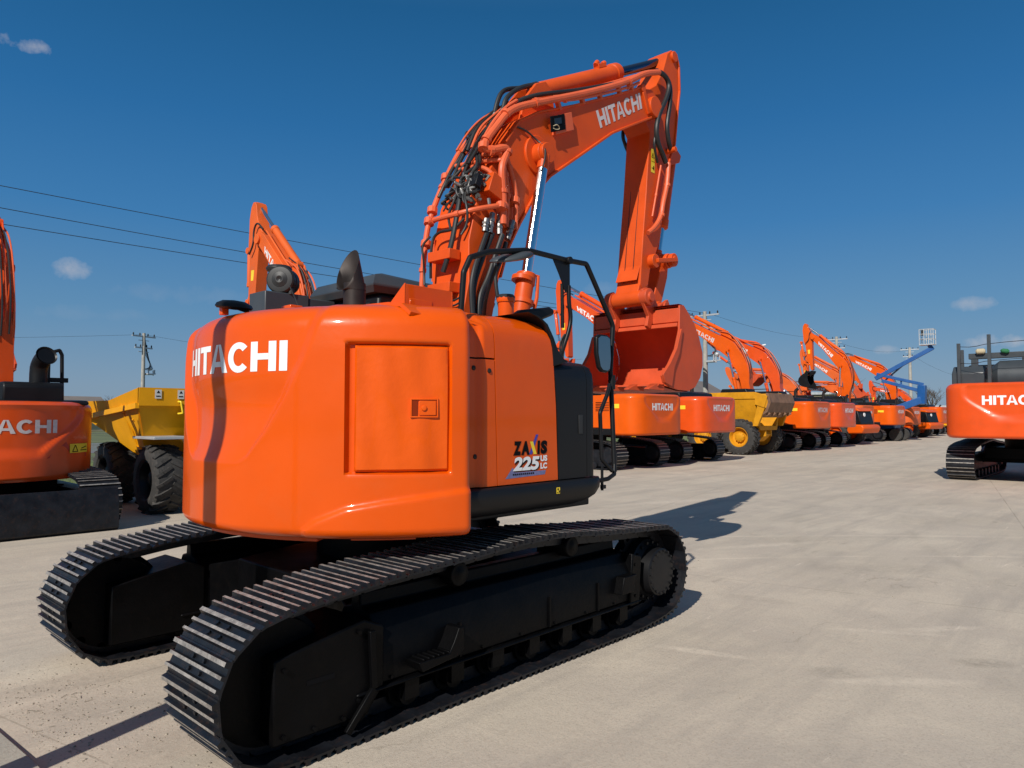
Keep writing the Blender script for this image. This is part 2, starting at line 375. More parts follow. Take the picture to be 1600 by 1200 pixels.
def undercarriage(root, side, detail=True, mat='under', w=.6, gauge=2.39):
    vc = side * gauge / 2; o = side; tr = track_belt(vc, w, 52, detail).build('track', ['shoe', 'grouser'], root, ang=30)
    f = MB()
    # frame beam with a sloping top, ledge below
    for a, b in ((-1.2, 1.42),):
        sec = [(vc - .22, .26), (vc + .22, .26), (vc + .22, .50), (vc + .13, .66), (vc + .05, .68), (vc + .04, .765), (vc - .04, .765), (vc - .05, .68), (vc - .13, .66), (vc - .22, .50)]
        f.prism(sec, 'x', a, b)
    f.box((.1, vc, .245), (2.9, .50, .022))
    f.prism([(-1.86, .12), (-1.28, .12), (-1.16, .26), (-1.16, .60), (-1.3, .66), (-1.86, .56)], 'y', vc - .235, vc + .235)
    f.prism([(1.38, .22), (1.52, .22), (1.56, .62), (1.42, .66)], 'y', vc - .245, vc + .245)
    f.build('track_frame', mat, tr, bevel=.012)
    if detail:
        g = MB(); y = vc + o * .262
        g.beam((-1.27, y, .60), (-1.25, y, .27), .03, .04); g.beam((-1.25, y, .27), (-1.43, y, .07), .03, .04)
        g.build('guard_bar', mat, tr, bevel=.006)
        for px, pz in ((-1.80, .16), (-1.62, .15), (-1.44, .15), (-1.34, .22), (-1.80, .50), (-1.34, .60), (1.46, .30), (1.46, .56)): bt_ = MB(); bt_.cyl((px, vc + o * .235, pz), (px, vc + o * .252, pz), .014, n=6); bt_.build('frame_bolt', mat, tr)
        for k in range(7): bt_ = MB(); bt_.cyl((-1.1 + k * .38, vc + o * .22, .285), (-1.1 + k * .38, vc + o * .232, .285), .011, n=6); bt_.build('frame_bolt', mat, tr)
        for px in (-.55, .35, .95): bt_ = MB(); bt_.box((px, vc + o * .225, .38), (.014, .02, .22)); bt_.build('frame_rib', mat, tr)
        sl = MB(); sl.box((-1.58, vc + o * .2365, .40), (.17, .004, .026)); sl.build('slot', 'black_ink', tr)
        stp = MB(); y = vc + o * .3
        stp.prism([(-.98, .36), (-.74, .36), (-.70, .42), (-.66, .50), (-.62, .5), (-.62, .36), (-.66, .33), (-.95, .30)], 'y', vc + o * .21, vc + o * .34)
        for k in range(6): stp.box((-.94 + k * .04, vc + o * .28, .368), (.016, .11, .016))
        stp.build('step', mat, tr, bevel=.005)
        s2 = MB(); s2.prism([(1.18, .36), (1.36, .36), (1.40, .5), (1.22, .5)], 'y', vc + o * .21, vc + o * .30); s2.build('lug', mat, tr, bevel=.006)
    r = MB()
    for k in range(8):
        x = -1.32 + k * .375
        r.lathe([(-.2, .05), (-.2, .075), (-.13, .075), (-.13, .105), (-.09, .105), (-.09, .085), (.09, .085), (.09, .105), (.13, .105), (.13, .075), (.2, .075), (.2, .05)], (x, vc, .15), (0, 1, 0), 18)
        r.box((x, vc + o * .215, .19), (.11, .03, .14)); r.box((x, vc - o * .215, .19), (.11, .03, .14))
    r.build('track_roller', mat, tr)
    for x, z in ((-.48, .775), (.72, .80)):
        c = MB(); c.lathe([(-.16, .03), (-.16, .06), (.0, .06), (.0, .085), (.13, .085), (.15, .075), (.15, .045), (.16, .03)], (x, vc, z), (0, o, 0), 24)
        c.box((x, vc - o * .1, z - .1), (.1, .16, .14)); c.build('carrier_roller', mat, tr, bevel=.004)
    i = MB(); i.lathe([(-.1, .1), (-.1, .33), (-.045, .34), (-.04, .37), (.04, .37), (.045, .34), (.1, .33), (.1, .1)], (-1.80, vc, .415), (0, 1, 0), 36)
    i.build('idler', mat, tr)
    s = MB()
    prof = []
    n = 21
    for k in range(n):
        for q, rr in ((0, .31), (.3, .31), (.42, .36), (.62, .36), (.75, .31)):
            a = 2 * pi * (k + q) / n; prof.append((1.84 + rr * cos(a), .445 + rr * sin(a)))
    s.prism(prof, 'y', vc - .03, vc + .03)
    s.lathe([(-.1, .27), (.12, .27), (.14, .24), (.17, .215), (.26, .205), (.27, .19), (.275, .0)], (1.84, vc, .445), (0, o, 0), 40)
    for k in range(18):
        a = 2 * pi * k / 18; s.cyl((1.84 + .185 * cos(a), vc + o * .268, .445 + .185 * sin(a)), (1.84 + .185 * cos(a), vc + o * .285, .445 + .185 * sin(a)), .012, n=6)
        s.cyl((1.84 + .245 * cos(a), vc + o * .13, .445 + .245 * sin(a)), (1.84 + .245 * cos(a), vc + o * .155, .445 + .245 * sin(a)), .014, n=6)
    s.build('sprocket', 'satin', tr, ang=25)
    return tr

def lathe_cyl(root, name, base, tip, mid, rb, rr, bm='boom', rm='chrome', eye=.09, ew=.09):
    """hydraulic cylinder between two pins: barrel to `mid` fraction, then rod"""
    b = Vector(base); t = Vector(tip); d = (t - b).normalized(); L = (t - b).length
    mb = MB(); mb.lathe([(.0, rb * .6), (.05, rb), (L * mid - .12, rb), (L * mid - .12, rb * 1.12), (L * mid - .01, rb * 1.12), (L * mid, rb * .8)], b, d, 28)
    side = Vector((0, 1, 0)); mb.cyl(b - side * ew, b + side * ew, eye, n=24)
    o = mb.build(name, bm, root, bevel=.006)
    r = MB(); r.cyl(b + d * (L * mid - .02), t - d * eye * .6, rr, n=24); r.build('rod', rm, o)
    e = MB(); e.cyl(t - side * ew, t + side * ew, eye, n=24); e.cyl(t - d * eye * 1.7, t - d * .02, rr * 1.15, n=20); e.build('rod_eye', bm, o, bevel=.006)
    return o

# ================================================================== MAIN EXCAVATOR
EX = thing('excavator', 'largest orange excavator in front, boom arched high, tall shadow stripe across its rounded rear', 'excavator', group='orange excavators')
undercarriage(EX, -1); undercarriage(EX, 1)
c = MB()
c.prism([(-1.15, -.42), (-.5, -.66), (.5, -.66), (1.15, -.42), (1.15, .42), (.5, .66), (-.5, .66), (-1.15, .42)], 'z', .50, .74)
for sx in (-1, 1):
    for sy in (-1, 1):
        P = [(sx * .25, sy * .35), (sx * .95, sy * .45), (sx * 1.12, sy * 1.0), (sx * .55, sy * 1.0)]
        c.add([(x, y, z - (.12 if abs(y) > .9 else 0)) for z in (.34, .73) for x, y in P], [(0, 1, 2, 3), (7, 6, 5, 4), (0, 4, 5, 1), (1, 5, 6, 2), (2, 6, 7, 3), (3, 7, 4, 0)])
c.cyl((0, 0, .72), (0, 0, .93), .62, n=48); c.cyl((0, 0, .9), (0, 0, 1.08), .55, n=48)
c.build('chassis', 'under', EX, bevel=.012)
d = MB()
d.prism([(-1.45, -.4), (-1.2, -.75), (-.45, -1.3), (1.0, -1.3), (1.0, 1.3), (-.45, 1.3), (-1.2, .75), (-1.45, .4)], 'z', 1.10, 1.30)
d.box((-.1, 0, 1.08), (2.4, .8, .1)); d.box((1.05, 0, 1.2), (.8, .9, .26))
d.cyl((-1.15, -.27, 1.0), (-1.15, -.27, 1.09), .07, n=20); d.box((-1.0, -.35, 1.02), (.16, .12, .14))
d.prism([(-.45, 1.34), (-.45, 2.36), (.36, 2.36), (.41, 2.1), (.88, 2.1), (.90, 1.34)], 'y', -1.355, -.4)
d.prism([(-.9, 1.1), (-.9, 2.3), (.1, 2.3), (.1, 1.1)], 'y', -.45, 1.3)
d.build('revolving_frame', 'satin', EX, bevel=.01)

# ---- counterweight: one fine shell following a plan circle, with the recessed shield and the arc crease
RC = 1.618
HW = [(1.50, 5), (1.54, 8), (1.57, 10.2), (1.74, 15.7), (1.95, 20.7), (2.19, 25.4), (2.43, 28.6), (2.62, 31), (2.8, 33)]
AR = [(195, .90), (204, .96), (210.9, 1.08), (214.9, 1.17), (222, 1.25), (230.4, 1.29), (238.7, 1.32), (249.9, 1.355)]
def lerp_t(T, x):
    if x <= T[0][0]: return T[0][1]
    for (a, p), (b, q) in zip(T, T[1:]):
        if x <= b: return p + (q - p) * (x - a) / (b - a)
    return T[-1][1]
def ss(x): x = max(0, min(1, x)); return x * x * (3 - 2 * x)
def cw_r(th, w):
    r = RC
    dx = (lerp_t(HW, w) + (6 if th < 187 else 0) - abs(th - 187)) * .0283
    fa = max(0, min(1, dx / .085)); fb = max(0, min(1, (w - 1.525) / .34)); fb = 1 - (1 - fb) ** 2.2; f = min(fa, fb)
    r -= (.074 - .026 * ss((w - 1.885) / .22)) * f
    r += .026 * (1 - ss((w - lerp_t(AR, th)) / .036 + .5)) * ss((th - 203) / 6)
    # pocket for the access door
    p = min((th - 221.6) * .0283, (245.3 - th) * .0283, w - 1.457, 2.292 - w)
    r -= .052 * ss(p / .016)
    if th > 248.6: r -= .022 * ((th - 248.6) / 1.4) ** 2
    r -= .02 * max(0, (w - 2.2) / .3) ** 2
    return r
def cw_p(th, w, off=0):
    r = cw_r(th, w) + off; a = R(th); return (r * cos(a), r * sin(a), w)
TH = [100 + i * .5 for i in range(0, 301)]
LOW = [(-.62, 1.10), (-.2, 1.075), (-.12, 1.055), (-.07, 1.058), (-.032, 1.072), (-.010, 1.092), (0, 1.115)]
WS = [1.115 + i * .0138 for i in range(1, 93)]
TOP = [(0, 2.40), (-.004, 2.43), (-.016, 2.46), (-.036, 2.49), (-.064, 2.515), (-.10, 2.535), (-.16, 2.552), (-.28, 2.565), (-.55, 2.575), (-1.1, 2.58)]
rows = []
for th in TH:
    row = [cw_p(th, max(w, 1.115), 0) [:2] + (w,) if False else ((cw_r(th, 1.115) + dr) * cos(R(th)), (cw_r(th, 1.115) + dr) * sin(R(th)), w) for dr, w in LOW]
    row += [cw_p(th, w) for w in WS if w < 2.395]
    row += [((cw_r(th, w) + dr) * cos(R(th)), (cw_r(th, w) + dr) * sin(R(th)), w) for dr, w in TOP]
    rows.append(row)
m = MB(); m.grid(rows, flip=True)
for row, fl in ((rows[0], 1), (rows[-1], 0)):     # end walls
    n = len(row); inner = [(p[0] * .86, p[1] * .86, p[2]) for p in row]
    m.grid([inner, row] if fl else [row, inner], flip=True)
CW = m.build('counterweight', 'orange', EX, ang=50)
m = MB()
m.prism([(RC * .93 * cos(R(t)), RC * .93 * sin(R(t))) for t in range(176, 216, 2)] + [(1.1 * cos(R(t)), 1.1 * sin(R(t))) for t in range(214, 174, -4)], 'z', 1.028, 1.06)
m.prism([(RC * .91 * cos(R(t)), RC * .91 * sin(R(t))) for t in range(222, 240, 2)] + [(1.1 * cos(R(t)), 1.1 * sin(R(t))) for t in range(238, 220, -4)], 'z', 1.032, 1.06)
m.build('base_plate', 'orange', CW)
a0, a1 = 160.6, 206.8
logo(lambda s, t: cw_p(161.4 + (183.4 - 161.4) * s / .492 if s < .492 else 183.4 + (206.9 - 183.4) * (s - .492) / .508, 2.115 + .195 * t, .0025), 40).build('lettering', 'white', CW)
# door panel
D0, D1, Z0, Z1 = 223.6, 244.9, 1.478, 2.268
m = MB(); rw = []
def dr_(th, w):
    e = min((th - D0) * .0283, (D1 - th) * .0283, w - Z0, Z1 - w)
    dent = .006 * sin(th * .55) * sin(w * 7) + .005 * sin(th * .9 + w * 4)
    return 1.606 + dent * .8 - .014 * (1 - ss(e / .014)) ** 2
n = 46
for i in range(n + 1):
    th = D0 + (D1 - D0) * i / n
    r = [((1.55) * cos(R(th)), (1.55) * sin(R(th)), Z0)]
    for j in range(61):
        w = Z0 + (Z1 - Z0) * j / 60; q = dr_(th, w); r.append((q * cos(R(th)), q * sin(R(th)), w))
    r.append(((1.55) * cos(R(th)), (1.55) * sin(R(th)), Z1)); rw.append(r)
ext = lambda th: [(1.55 * cos(R(th)), 1.55 * sin(R(th)), p[2]) for p in rw[0]]
rw = [ext(D0)] + rw + [ext(D1)]
m.grid(rw, flip=True); DOOR = m.build('access_door', 'door', CW, ang=45)
# handle
def dp(th, w, off): q = 1.609 + off; return Vector((q * cos(R(th)), q * sin(R(th)), w))
h = MB(); t0, t1, w0, w1 = 236.0, 242.3, 1.815, 1.935; am = R((t0 + t1) / 2)
rot = Matrix.Rotation(am, 3, 'Z'); c0 = dp((t0 + t1) / 2, (w0 + w1) / 2, .0); tang = Vector((-sin(am), cos(am), 0))
W_ = .0283 * (t1 - t0); 
h.box(c0 + Vector((0, 0, .056)), (.016, W_, .010), rot); h.box(c0 - Vector((0, 0, .056)), (.016, W_, .010), rot)
h.box(c0 + tang * (W_ / 2 - .005), (.016, .010, .11), rot); h.box(c0 - tang * (W_ / 2 - .005), (.016, .010, .11), rot)
h.box(c0 + tang * .020 + rot @ Vector((.0, 0, 0)), (.014, W_ * .60, .092), rot)
h.lathe([(0, .018), (.012, .018), (.014, .012), (.014, 0)], c0 - tang * .004 + rot @ Vector((.004, 0, 0)), rot @ Vector((1, 0, 0)), 20)
hd = h.build('handle', 'door', DOOR, bevel=.003)
h = MB(); h.box(c0 - tang * .062 + rot @ Vector((-.002, 0, 0)), (.012, .036, .095), rot); h.build('finger_recess', 'recess_shade', DOOR)  # solid block in the recess, hole shade put in by its dark colour

# ---- right side body panels
SEC = [(-1.42, 1.345), (-1.42, 1.6), (-1.42, 1.9), (-1.42, 2.2), (-1.42, 2.34), (-1.415, 2.40), (-1.40, 2.445), (-1.37, 2.485), (-1.32, 2.52), (-1.24, 2.55), (-1.1, 2.572), (-.8, 2.585), (-.38, 2.59)]
def shell(sec, u0, u1, depth=.02, nu=14, fold=None):
    rows = []
    for k in range(nu + 1):
        row = []
        for v, w in sec:
            a, b = u0(w), u1(w); u = a + (b - a) * k / nu; vv = v
            if fold: vv = fold(u, v, w)
            row.append((u, vv, w))
        rows.append(row)
    m = MB(); m.grid(rows)
    inn = lambda row: [(p[0], p[1] + depth, p[2] - (depth if p[2] > 2.3 else 0)) for p in row]
    m.grid([inn(rows[0]), rows[0]]); m.grid([rows[-1], inn(rows[-1])])
    m.grid([[inn(r)[0], r[0]] for r in rows])
    return m
B1T = [(1.34, .452), (1.9, .43), (2.2, .405), (2.34, .385), (2.40, .37), (2.445, .35), (2.485, .32), (2.52, .28), (2.55, .22), (2.575, .14), (2.6, .05)]
b1 = lambda w: lerp_t(B1T, w)
seam = lambda w: -.20 - .04 * (w - 1.34) / 1.2
fold = lambda u, v, w: v + .035 * ss((-.335 - u) / .05) if v < -1.3 else v
low = [s for s in SEC if s[1] <= 2.2] + [(-1.42, 2.212)]
hi = [(-1.42, 2.224)] + [s for s in SEC if s[1] > 2.23]
p = shell(low, lambda w: -.535, lambda w: seam(w) - .006, fold=fold, nu=24).build('side_panel', 'orange', EX, ang=40)
for u, w in ((-.40, 2.15), (-.285, 2.135), (-.385, 1.55)):
    q = MB(); q.lathe([(0, .017), (.005, .017), (.009, .009), (.009, 0)], (u, -1.42 + (.035 if u < -.38 else .0), w), (0, -1, 0), 16); q.build('screw', 'exh', p)
shell(hi, lambda w: -.9 if w > 2.45 else -.535, lambda w: seam(w) - .006, fold=fold, nu=24).build('side_panel', 'orange', EX, ang=40)
P3 = shell(SEC, lambda w: seam(w) + .002, b1, nu=20).build('engine_side_door', 'orange', EX, ang=40)
hd = MB(); hd.prism([(-1.2, -.38), (-.95, .95), (-.2, 1.35), (.2, 1.3), (.2, .5), (.05, -.38)], 'z', 2.50, 2.588); hd.build('engine_hood', 'orange', EX, bevel=.03)
# black front storage panel and trim
SB = [(-1.425, 1.345), (-1.425, 1.9), (-1.425, 2.10), (-1.415, 2.16), (-1.39, 2.21), (-1.34, 2.245), (-1.25, 2.262), (-.95, 2.27)]
FT = [(1.34, 1.0), (2.0, .985), (2.10, .965), (2.16, .94), (2.21, .895), (2.245, .85), (2.27, .80)]
bp = shell(SB, lambda w: b1(w) + .008, lambda w: .805, nu=10).build('storage_door', 'satin', EX, ang=40)
shell(SB, lambda w: .811, lambda w: lerp_t(FT, w) if w > 1.4 else 1.0, nu=10, fold=lambda u, v, w: v + .10 * ss((u - .86) / .16) ** 1.4 if v < -1.2 else v).build('front_corner_panel', 'satin', EX, ang=40)
q = MB(); q.box((.725, -1.428, 1.76), (.050, .006, .15)); q.build('door_latch', 'rubber', bp, bevel=.004)
q = MB(); q.prism([(.115, 2.585), (.24, 2.566), (.335, 2.515), (.405, 2.42), (.455, 2.33), (.53, 2.262), (.60, 2.25), (.40, 2.2), (.393, 2.34), (.376, 2.40), (.355, 2.45), (.326, 2.488), (.286, 2.524), (.22, 2.556)], 'y', -1.424, -1.0); q.build('front_trim', 'satin', EX, bevel=.006)
q = MB(); q.box((.9, -1.34, 2.03), (.02, .05, .13), Matrix.Rotation(R(-20), 3, 'Z')); q.box((.93, -1.34, 1.93), (.02, .04, .03)); q.build('corner_lamp', 'rubber', EX, bevel=.008)
# side skirt
SK = [(-1.36, 1.338), (-1.445, 1.336), (-1.462, 1.315), (-1.466, 1.26), (-1.452, 1.205), (-1.42, 1.165), (-1.36, 1.135), (-1.25, 1.12), (-1.0, 1.115)]
rows = []
nu = 26
KT = [(1.11, .55), (1.12, .70), (1.135, .78), (1.165, .88), (1.205, .95), (1.26, .992), (1.315, 1.012), (1.34, 1.015)]
for k in range(nu + 1):
    rows.append([(-.54 + (lerp_t(KT, w) + .54) * k / nu, v + (.06 * max(0, (k / nu - .93) / .07) ** 2), w) for v, w in SK])
m = MB(); m.grid(rows, flip=True); m.grid([rows[-1], [(p[0] - .03, -1.0, p[2]) for p in rows[-1]]], flip=True)
sk = m.build('side_skirt', 'satin', EX, ang=50)
q = MB(); q.box((.40, -1.467, 1.27), (.036, .003, .046)); dcl = q.build('decal', 'yellow_ink', sk)
q = MB(); q.box((.394, -1.4690, 1.28), (.014, .002, .014)); q.box((.41, -1.4690, 1.262), (.010, .002, .016)); q.box((.39, -1.4690, 1.256), (.010, .002, .008)); q.build('decal_mark', 'black_ink', sk)
# model decal on the engine side door
VF = -1.4218
def fl(x0, z0, x1, z1, sl=0): return lambda s, t: (x0 + (x1 - x0) * s + sl * t, VF - .001, z0 + (z1 - z0) * t)
m = MB()
for ch, a, b in (('Z', -.045, .036), ('A', .038, .128), ('I', .212, .238), ('S', .248, .322)): text_mesh(m, ch, fl(a, 1.545, b, 1.645, .006), .075)
m.build('lettering', 'black_ink', P3)
m = MB(); m.add([(.124, VF, 1.548), (.156, VF, 1.548), (.226, VF, 1.69), (.199, VF, 1.69)], [(0, 1, 2, 3)]); m.build('lettering', 'violet_ink', P3)
m = MB(); m.add([(.172, VF - .0008, 1.548), (.206, VF - .0008, 1.548), (.166, VF - .0008, 1.640), (.132, VF - .0008, 1.640)], [(0, 1, 2, 3)]); m.build('lettering', 'yellow_ink', P3)
m = MB(); text_mesh(m, '225', fl(-.040, 1.427, .232, 1.527, .02), .07); m.build('lettering', 'black_ink', P3)
m = MB(); text_mesh(m, '225', lambda s, t: (-.048 + .27 * s + .02 * t, VF - .0018, 1.434 + .099 * t), .045)
text_mesh(m, 'US', fl(.248, 1.492, .325, 1.536), .05); text_mesh(m, 'LC', fl(.248, 1.437, .322, 1.481), .05); m.build('lettering', 'white', P3)
m = MB(); m.add([(-.125, VF + .0006, 1.385), (.30, VF + .0006, 1.395), (.31, VF + .0006, 1.425), (-.02, VF + .0006, 1.425), (-.05, VF + .0006, 1.462)], [(0, 1, 2, 3, 4)]); m.build('decal', 'blue_ink', P3)
m = MB()
for k in range(11): m.box((-.04 + k * .021, VF - .0003, 1.411), (.013, .001, .012))
m.build('decal_mark', 'black_ink', P3)

# ---- things on top of the hood
m = MB()  # slanted exhaust elbow opening to the rear-left
ex0 = Vector((-.56, -.22, 2.55)); m.cyl(ex0, ex0 + Vector((0, 0, .30)), .085, n=32)
nrm_ = Vector((-.93, -.10, .36)).normalized(); ux = Vector((0, 0, 1)).cross(nrm_).normalized(); uz = nrm_.cross(ux); cen = ex0 + Vector((-.045, .03, .405))
rows = []
for k in range(41):
    a = 2 * pi * k / 40
    # angle measured so that a=0 is the side of the opening (bottom of the cut), a=pi the back (top of the cut)
    fwd = Vector((nrm_.x, nrm_.y, 0)).normalized(); sd_ = Vector((0, 0, 1)).cross(fwd)
    base = ex0 + Vector((0, 0, .245)) + (fwd * cos(a) + sd_ * sin(a)) * .088
    el = cen - uz * cos(a) * .180 + ux * sin(a) * .105
    ei = cen - uz * cos(a) * .176 + ux * sin(a) * .101
    bi = ex0 + Vector((0, 0, .25)) + (fwd * cos(a) + sd_ * sin(a)) * .080
    rows.append([tuple(base), tuple(base.lerp(el, .35)), tuple(base.lerp(el, .7)), tuple(el), tuple(ei), tuple(ei.lerp(bi, .5)), tuple(bi)])
m.grid(rows)
m.build('exhaust_pipe', 'exh', EX, ang=60)
m = MB()
m.prism([(-1.07, 2.55), (-1.07, 2.725), (-.84, 2.55)], 'x', -.745, -.730); m.prism([(-1.07, 2.55), (-1.07, 2.715), (-.86, 2.55)], 'x', -.32, -.305)
m.box((-.518, -1.063, 2.635), (.42, .012, .17)); m.box((-.6, -1.071, 2.60), (.20, .006, .05))
m.build('orange_guard_box', 'orange', EX, bevel=.004)
m = MB(); m.box((-.40, 1.22, 2.74), (.44, .30, .42)); m.box((-.03, 1.22, 2.72), (.28, .28, .42)); m.build('tool_box', 'grey', EX, bevel=.01)
m = MB(); m.box((-.98, -.02, 2.615), (.10, .14, .07)); m.box((-1.43, .13, 2.58), (.05, .05, .06)); m.build('bracket', 'orange', EX, bevel=.004)
m = MB(); o_ = (-.36, 1.20, 3.075)
dr2 = Vector((-.75, -.66, 0)).normalized()
m.lathe([(-.13, .05), (-.13, .10), (-.08, .115), (-.06, .115), (-.05, .128), (.03, .128), (.04, .115), (.06, .115), (.07, .13), (.115, .13), (.13, .115), (.135, .08), (.135, 0)], o_, dr2, 32)
m.lathe([(0, .05), (.10, .05), (.10, .11), (.125, .12), (.15, .10), (.155, 0)], (o_[0] - .03, o_[1] + .05, o_[2]), (0, 0, 1), 24)
m.cyl((o_[0] - .05, o_[1] - .06, 2.94), (o_[0] - .05, o_[1] - .06, 3.02), .045, n=16); m.cyl((o_[0] + .04, o_[1] + .05, 2.94), (o_[0] + .04, o_[1] + .05, 3.02), .05, n=16); m.cyl((o_[0] + .0, o_[1] - .12, 2.94), (o_[0] + .0, o_[1] - .12, 3.0), .03, n=16)
for k in range(16):
    a = 2 * pi * k / 16; e1 = dr2.orthogonal().normalized(); e2 = dr2.cross(e1); q_ = Vector(o_) + e1 * .118 * cos(a) + e2 * .118 * sin(a); m.beam(q_ - dr2 * .05, q_ + dr2 * .06, .012, .02)
m.lathe([(.135, .0), (.15, .03), (.14, .06), (.135, .075)], o_, dr2, 24)
m.build('precleaner', 'rubber', EX, bevel=.004)
m = MB()
V = []
for j, (rr, z) in enumerate(((0.02, .045), (.6, .038), (.92, .016), (1, -.006), (.9, -.02), (.02, -.026))):
    V.append([(-1.375 + rr * (.08 + .05 * abs(cos(2 * pi * k / 28))) * cos(2 * pi * k / 28), .09 + rr * .15 * sin(2 * pi * k / 28), 2.615 + z + .02 * rr * sin(2 * pi * k / 28)) for k in range(29)])
m.grid(V); m.tube([(-1.36, .06, 2.60), (-1.3, .04, 2.58), (-1.28, .03, 2.53)], .014, 8)
m.build('rear_mirror', 'satin', EX, ang=60)
m = MB(); m.tube([(-.55, .45, 2.55), (-.58, .72, 2.95)], .006, 6); m.build('antenna', 'rubber', EX)

# ---- cab
cab = MB()
CX0, CX1, CY0, CY1 = .15, 1.75, .46, 1.44
cab.prism([(CX0, 1.3), (CX0 - .02, 2.2), (CX0 + .02, 2.95), (CX1 - .35, 2.95), (CX1, 2.2), (CX1 + .05, 1.3)], 'y', CY0, CY1)
CAB = cab.build('cab', 'satin', EX, bevel=.03)
m = MB(); m.box((CX0 - .006, (CY0 + CY1) / 2, 2.66), (.02, .78, .42), Matrix.Rotation(R(2), 3, 'Y')); m.box(((CX0 + CX1) / 2 - .15, CY0 - .004, 2.6), (1.05, .02, .5)); m.build('window', 'glass', CAB)
m = MB()
def ro(z, e): return [(CX0 - .06 - e, CY0 - .03 - e), (CX1 - .1, CY0 - .03 - e), (CX1 - .02, CY0 + .1), (CX1 - .02, CY1 - .1), (CX1 - .1, CY1 + .03 + e), (CX0 - .06 - e, CY1 + .03 + e)]
A = [(x, y, 2.955) for x, y in ro(0, -.02)]; B = [(x, y, 3.02) for x, y in ro(0, .02)]; Cc = [(.95 + (x - .95) * .95, .95 + (y - .95) * .93, 3.12 - .05 * (x - CX0) / 1.6) for x, y in ro(0, 0)]; Dd = [(.95 + (x - .95) * .80, .95 + (y - .95) * .78, 3.155 - .05 * (x - CX0) / 1.6) for x, y in ro(0, 0)]
m.grid([A + A[:1], B + B[:1], Cc + Cc[:1], Dd + Dd[:1]]); m.add(Dd, [tuple(range(6))]); m.add(A, [tuple(range(6))[::-1]])
RF = m.build('cab_roof', 'grey', CAB, bevel=.012)
m = MB()
for k in range(4): m.box((CX0 - .075, .82 + k * .05, 3.06), (.02, .022, .05), Matrix.Rotation(R(25), 3, 'X'))
m.build('roof_slot', 'black_ink', RF)

# ---- boom
BT = [(.63, 3.03), (.63, 3.4), (.73, 3.8), (.89, 4.11), (1.10, 4.43), (1.29, 4.69), (1.58, 4.87), (2.15, 5.12), (2.9, 5.48), (3.43, 5.75), (3.70, 5.82), (3.86, 5.75), (3.90, 5.62), (3.82, 5.50)]
BB = [(3.67, 5.46), (2.85, 5.03), (2.18, 4.56), (1.75, 4.26), (1.55, 4.06), (1.42, 3.87), (1.29, 3.68), (1.12, 3.40), (1.02, 3.12), (.92, 2.7), (.78, 2.1), (.62, 1.72), (.40, 1.68), (.36, 1.9), (.50, 2.5)]
m = MB(); m.prism(BT + BB, 'y', -.25, .25)
def lip(pts, off, y0, y1):
    for (a, b), (c_, d_) in zip(pts, pts[1:]):
        m.beam((a, (y0 + y1) / 2, b), (c_, (y0 + y1) / 2, d_), y1 - y0, off)
lip(BB[:9], .028, -.275, .275); lip(BT[4:10], .024, -.27, .27)
m.cyl((3.73, -.30, 5.60), (3.73, .30, 5.60), .13, n=32); m.cyl((1.57, -.36, 4.42), (1.57, .36, 4.42), .115, n=32)
m.cyl((1.57, -.275, 4.42), (1.57, .275, 4.42), .20, n=40)
m.beam((3.50, -.262, 5.72), (3.62, -.262, 5.49), .03, .07); m.cyl((3.49, -.275, 5.76), (3.49, -.2, 5.76), .05, n=20)
for y in (-.12, .12): m.prism([(1.42, 4.72), (1.50, 5.02), (1.68, 5.24), (1.83, 5.31), (1.93, 5.25), (1.98, 5.0)], 'y', y - .02, y + .02)
BOOM = m.build('boom', 'boom', EX, bevel=.007)
logo(lambda s, t: bil((2.545, -.2535, 5.19), (2.63, -.2535, 5.02), (3.43, -.2535, 5.69), (3.48, -.2535, 5.515), s, t)).build('lettering', 'white_worn', BOOM)
m = MB(); bx = [(1.70, 4.85), (2.0, 4.985), (2.03, 4.83), (1.73, 4.69)]
m.prism([(1.78, 4.885), (2.06, 5.01), (2.10, 4.83), (1.80, 4.695)], 'y', -.30, -.24)
LB = m.build('lamp_bracket', 'pipe', BOOM, bevel=.005)
m = MB(); m.prism([(1.705, 4.85), (1.93, 4.95), (1.95, 4.79), (1.72, 4.69)], 'y', -.308, -.296); lp = m.build('work_lamp', 'black_ink', LB, bevel=.003)
m = MB(); m.prism([(1.76, 4.845), (1.87, 4.89), (1.88, 4.83), (1.77, 4.785)], 'y', -.313, -.307); m.build('lamp_lens', 'glass', lp)
m = MB(); m.tube([(1.74, -.315, 4.76), (1.79, -.33, 4.79), (1.84, -.32, 4.755), (1.78, -.31, 4.735), (1.745, -.31, 4.74)], .005, 6, smooth=2); m.build('cable_loop', 'beige', lp)
for y, hid in ((-.345, 0), (.345, 1)):
    lathe_cyl(EX, 'boom_cylinder', (.95, y, 1.62), (1.57, y, 4.42), .56, .085, .052, eye=.10, ew=.055)
m = MB()
for z in (2.9, 3.12): m.cyl((1.235, -.345, z - .02), (1.245, -.345, z + .02), .105, n=24)
m.tube([(1.30, -.40, 2.7), (1.36, -.42, 2.95), (1.38, -.42, 3.16), (1.30, -.36, 3.18)], .018, 8); m.build('cylinder_pipe', 'boom', EX)
lathe_cyl(EX, 'arm_cylinder', (1.86, 0, 5.24), (4.36, 0, 6.50), .58, .105, .056, rm='rod', eye=.09, ew=.09)
m = MB(); m.box((2.95, -.02, 5.92), (.16, .08, .05), Matrix.Rotation(R(-26), 3, 'Y')); m.cyl((2.86, -.02, 5.90), (2.90, -.02, 5.95), .03, n=12); m.cyl((3.0, -.02, 5.96), (3.04, -.02, 5.99), .03, n=12); m.build('cylinder_port', 'boom', EX, bevel=.005)

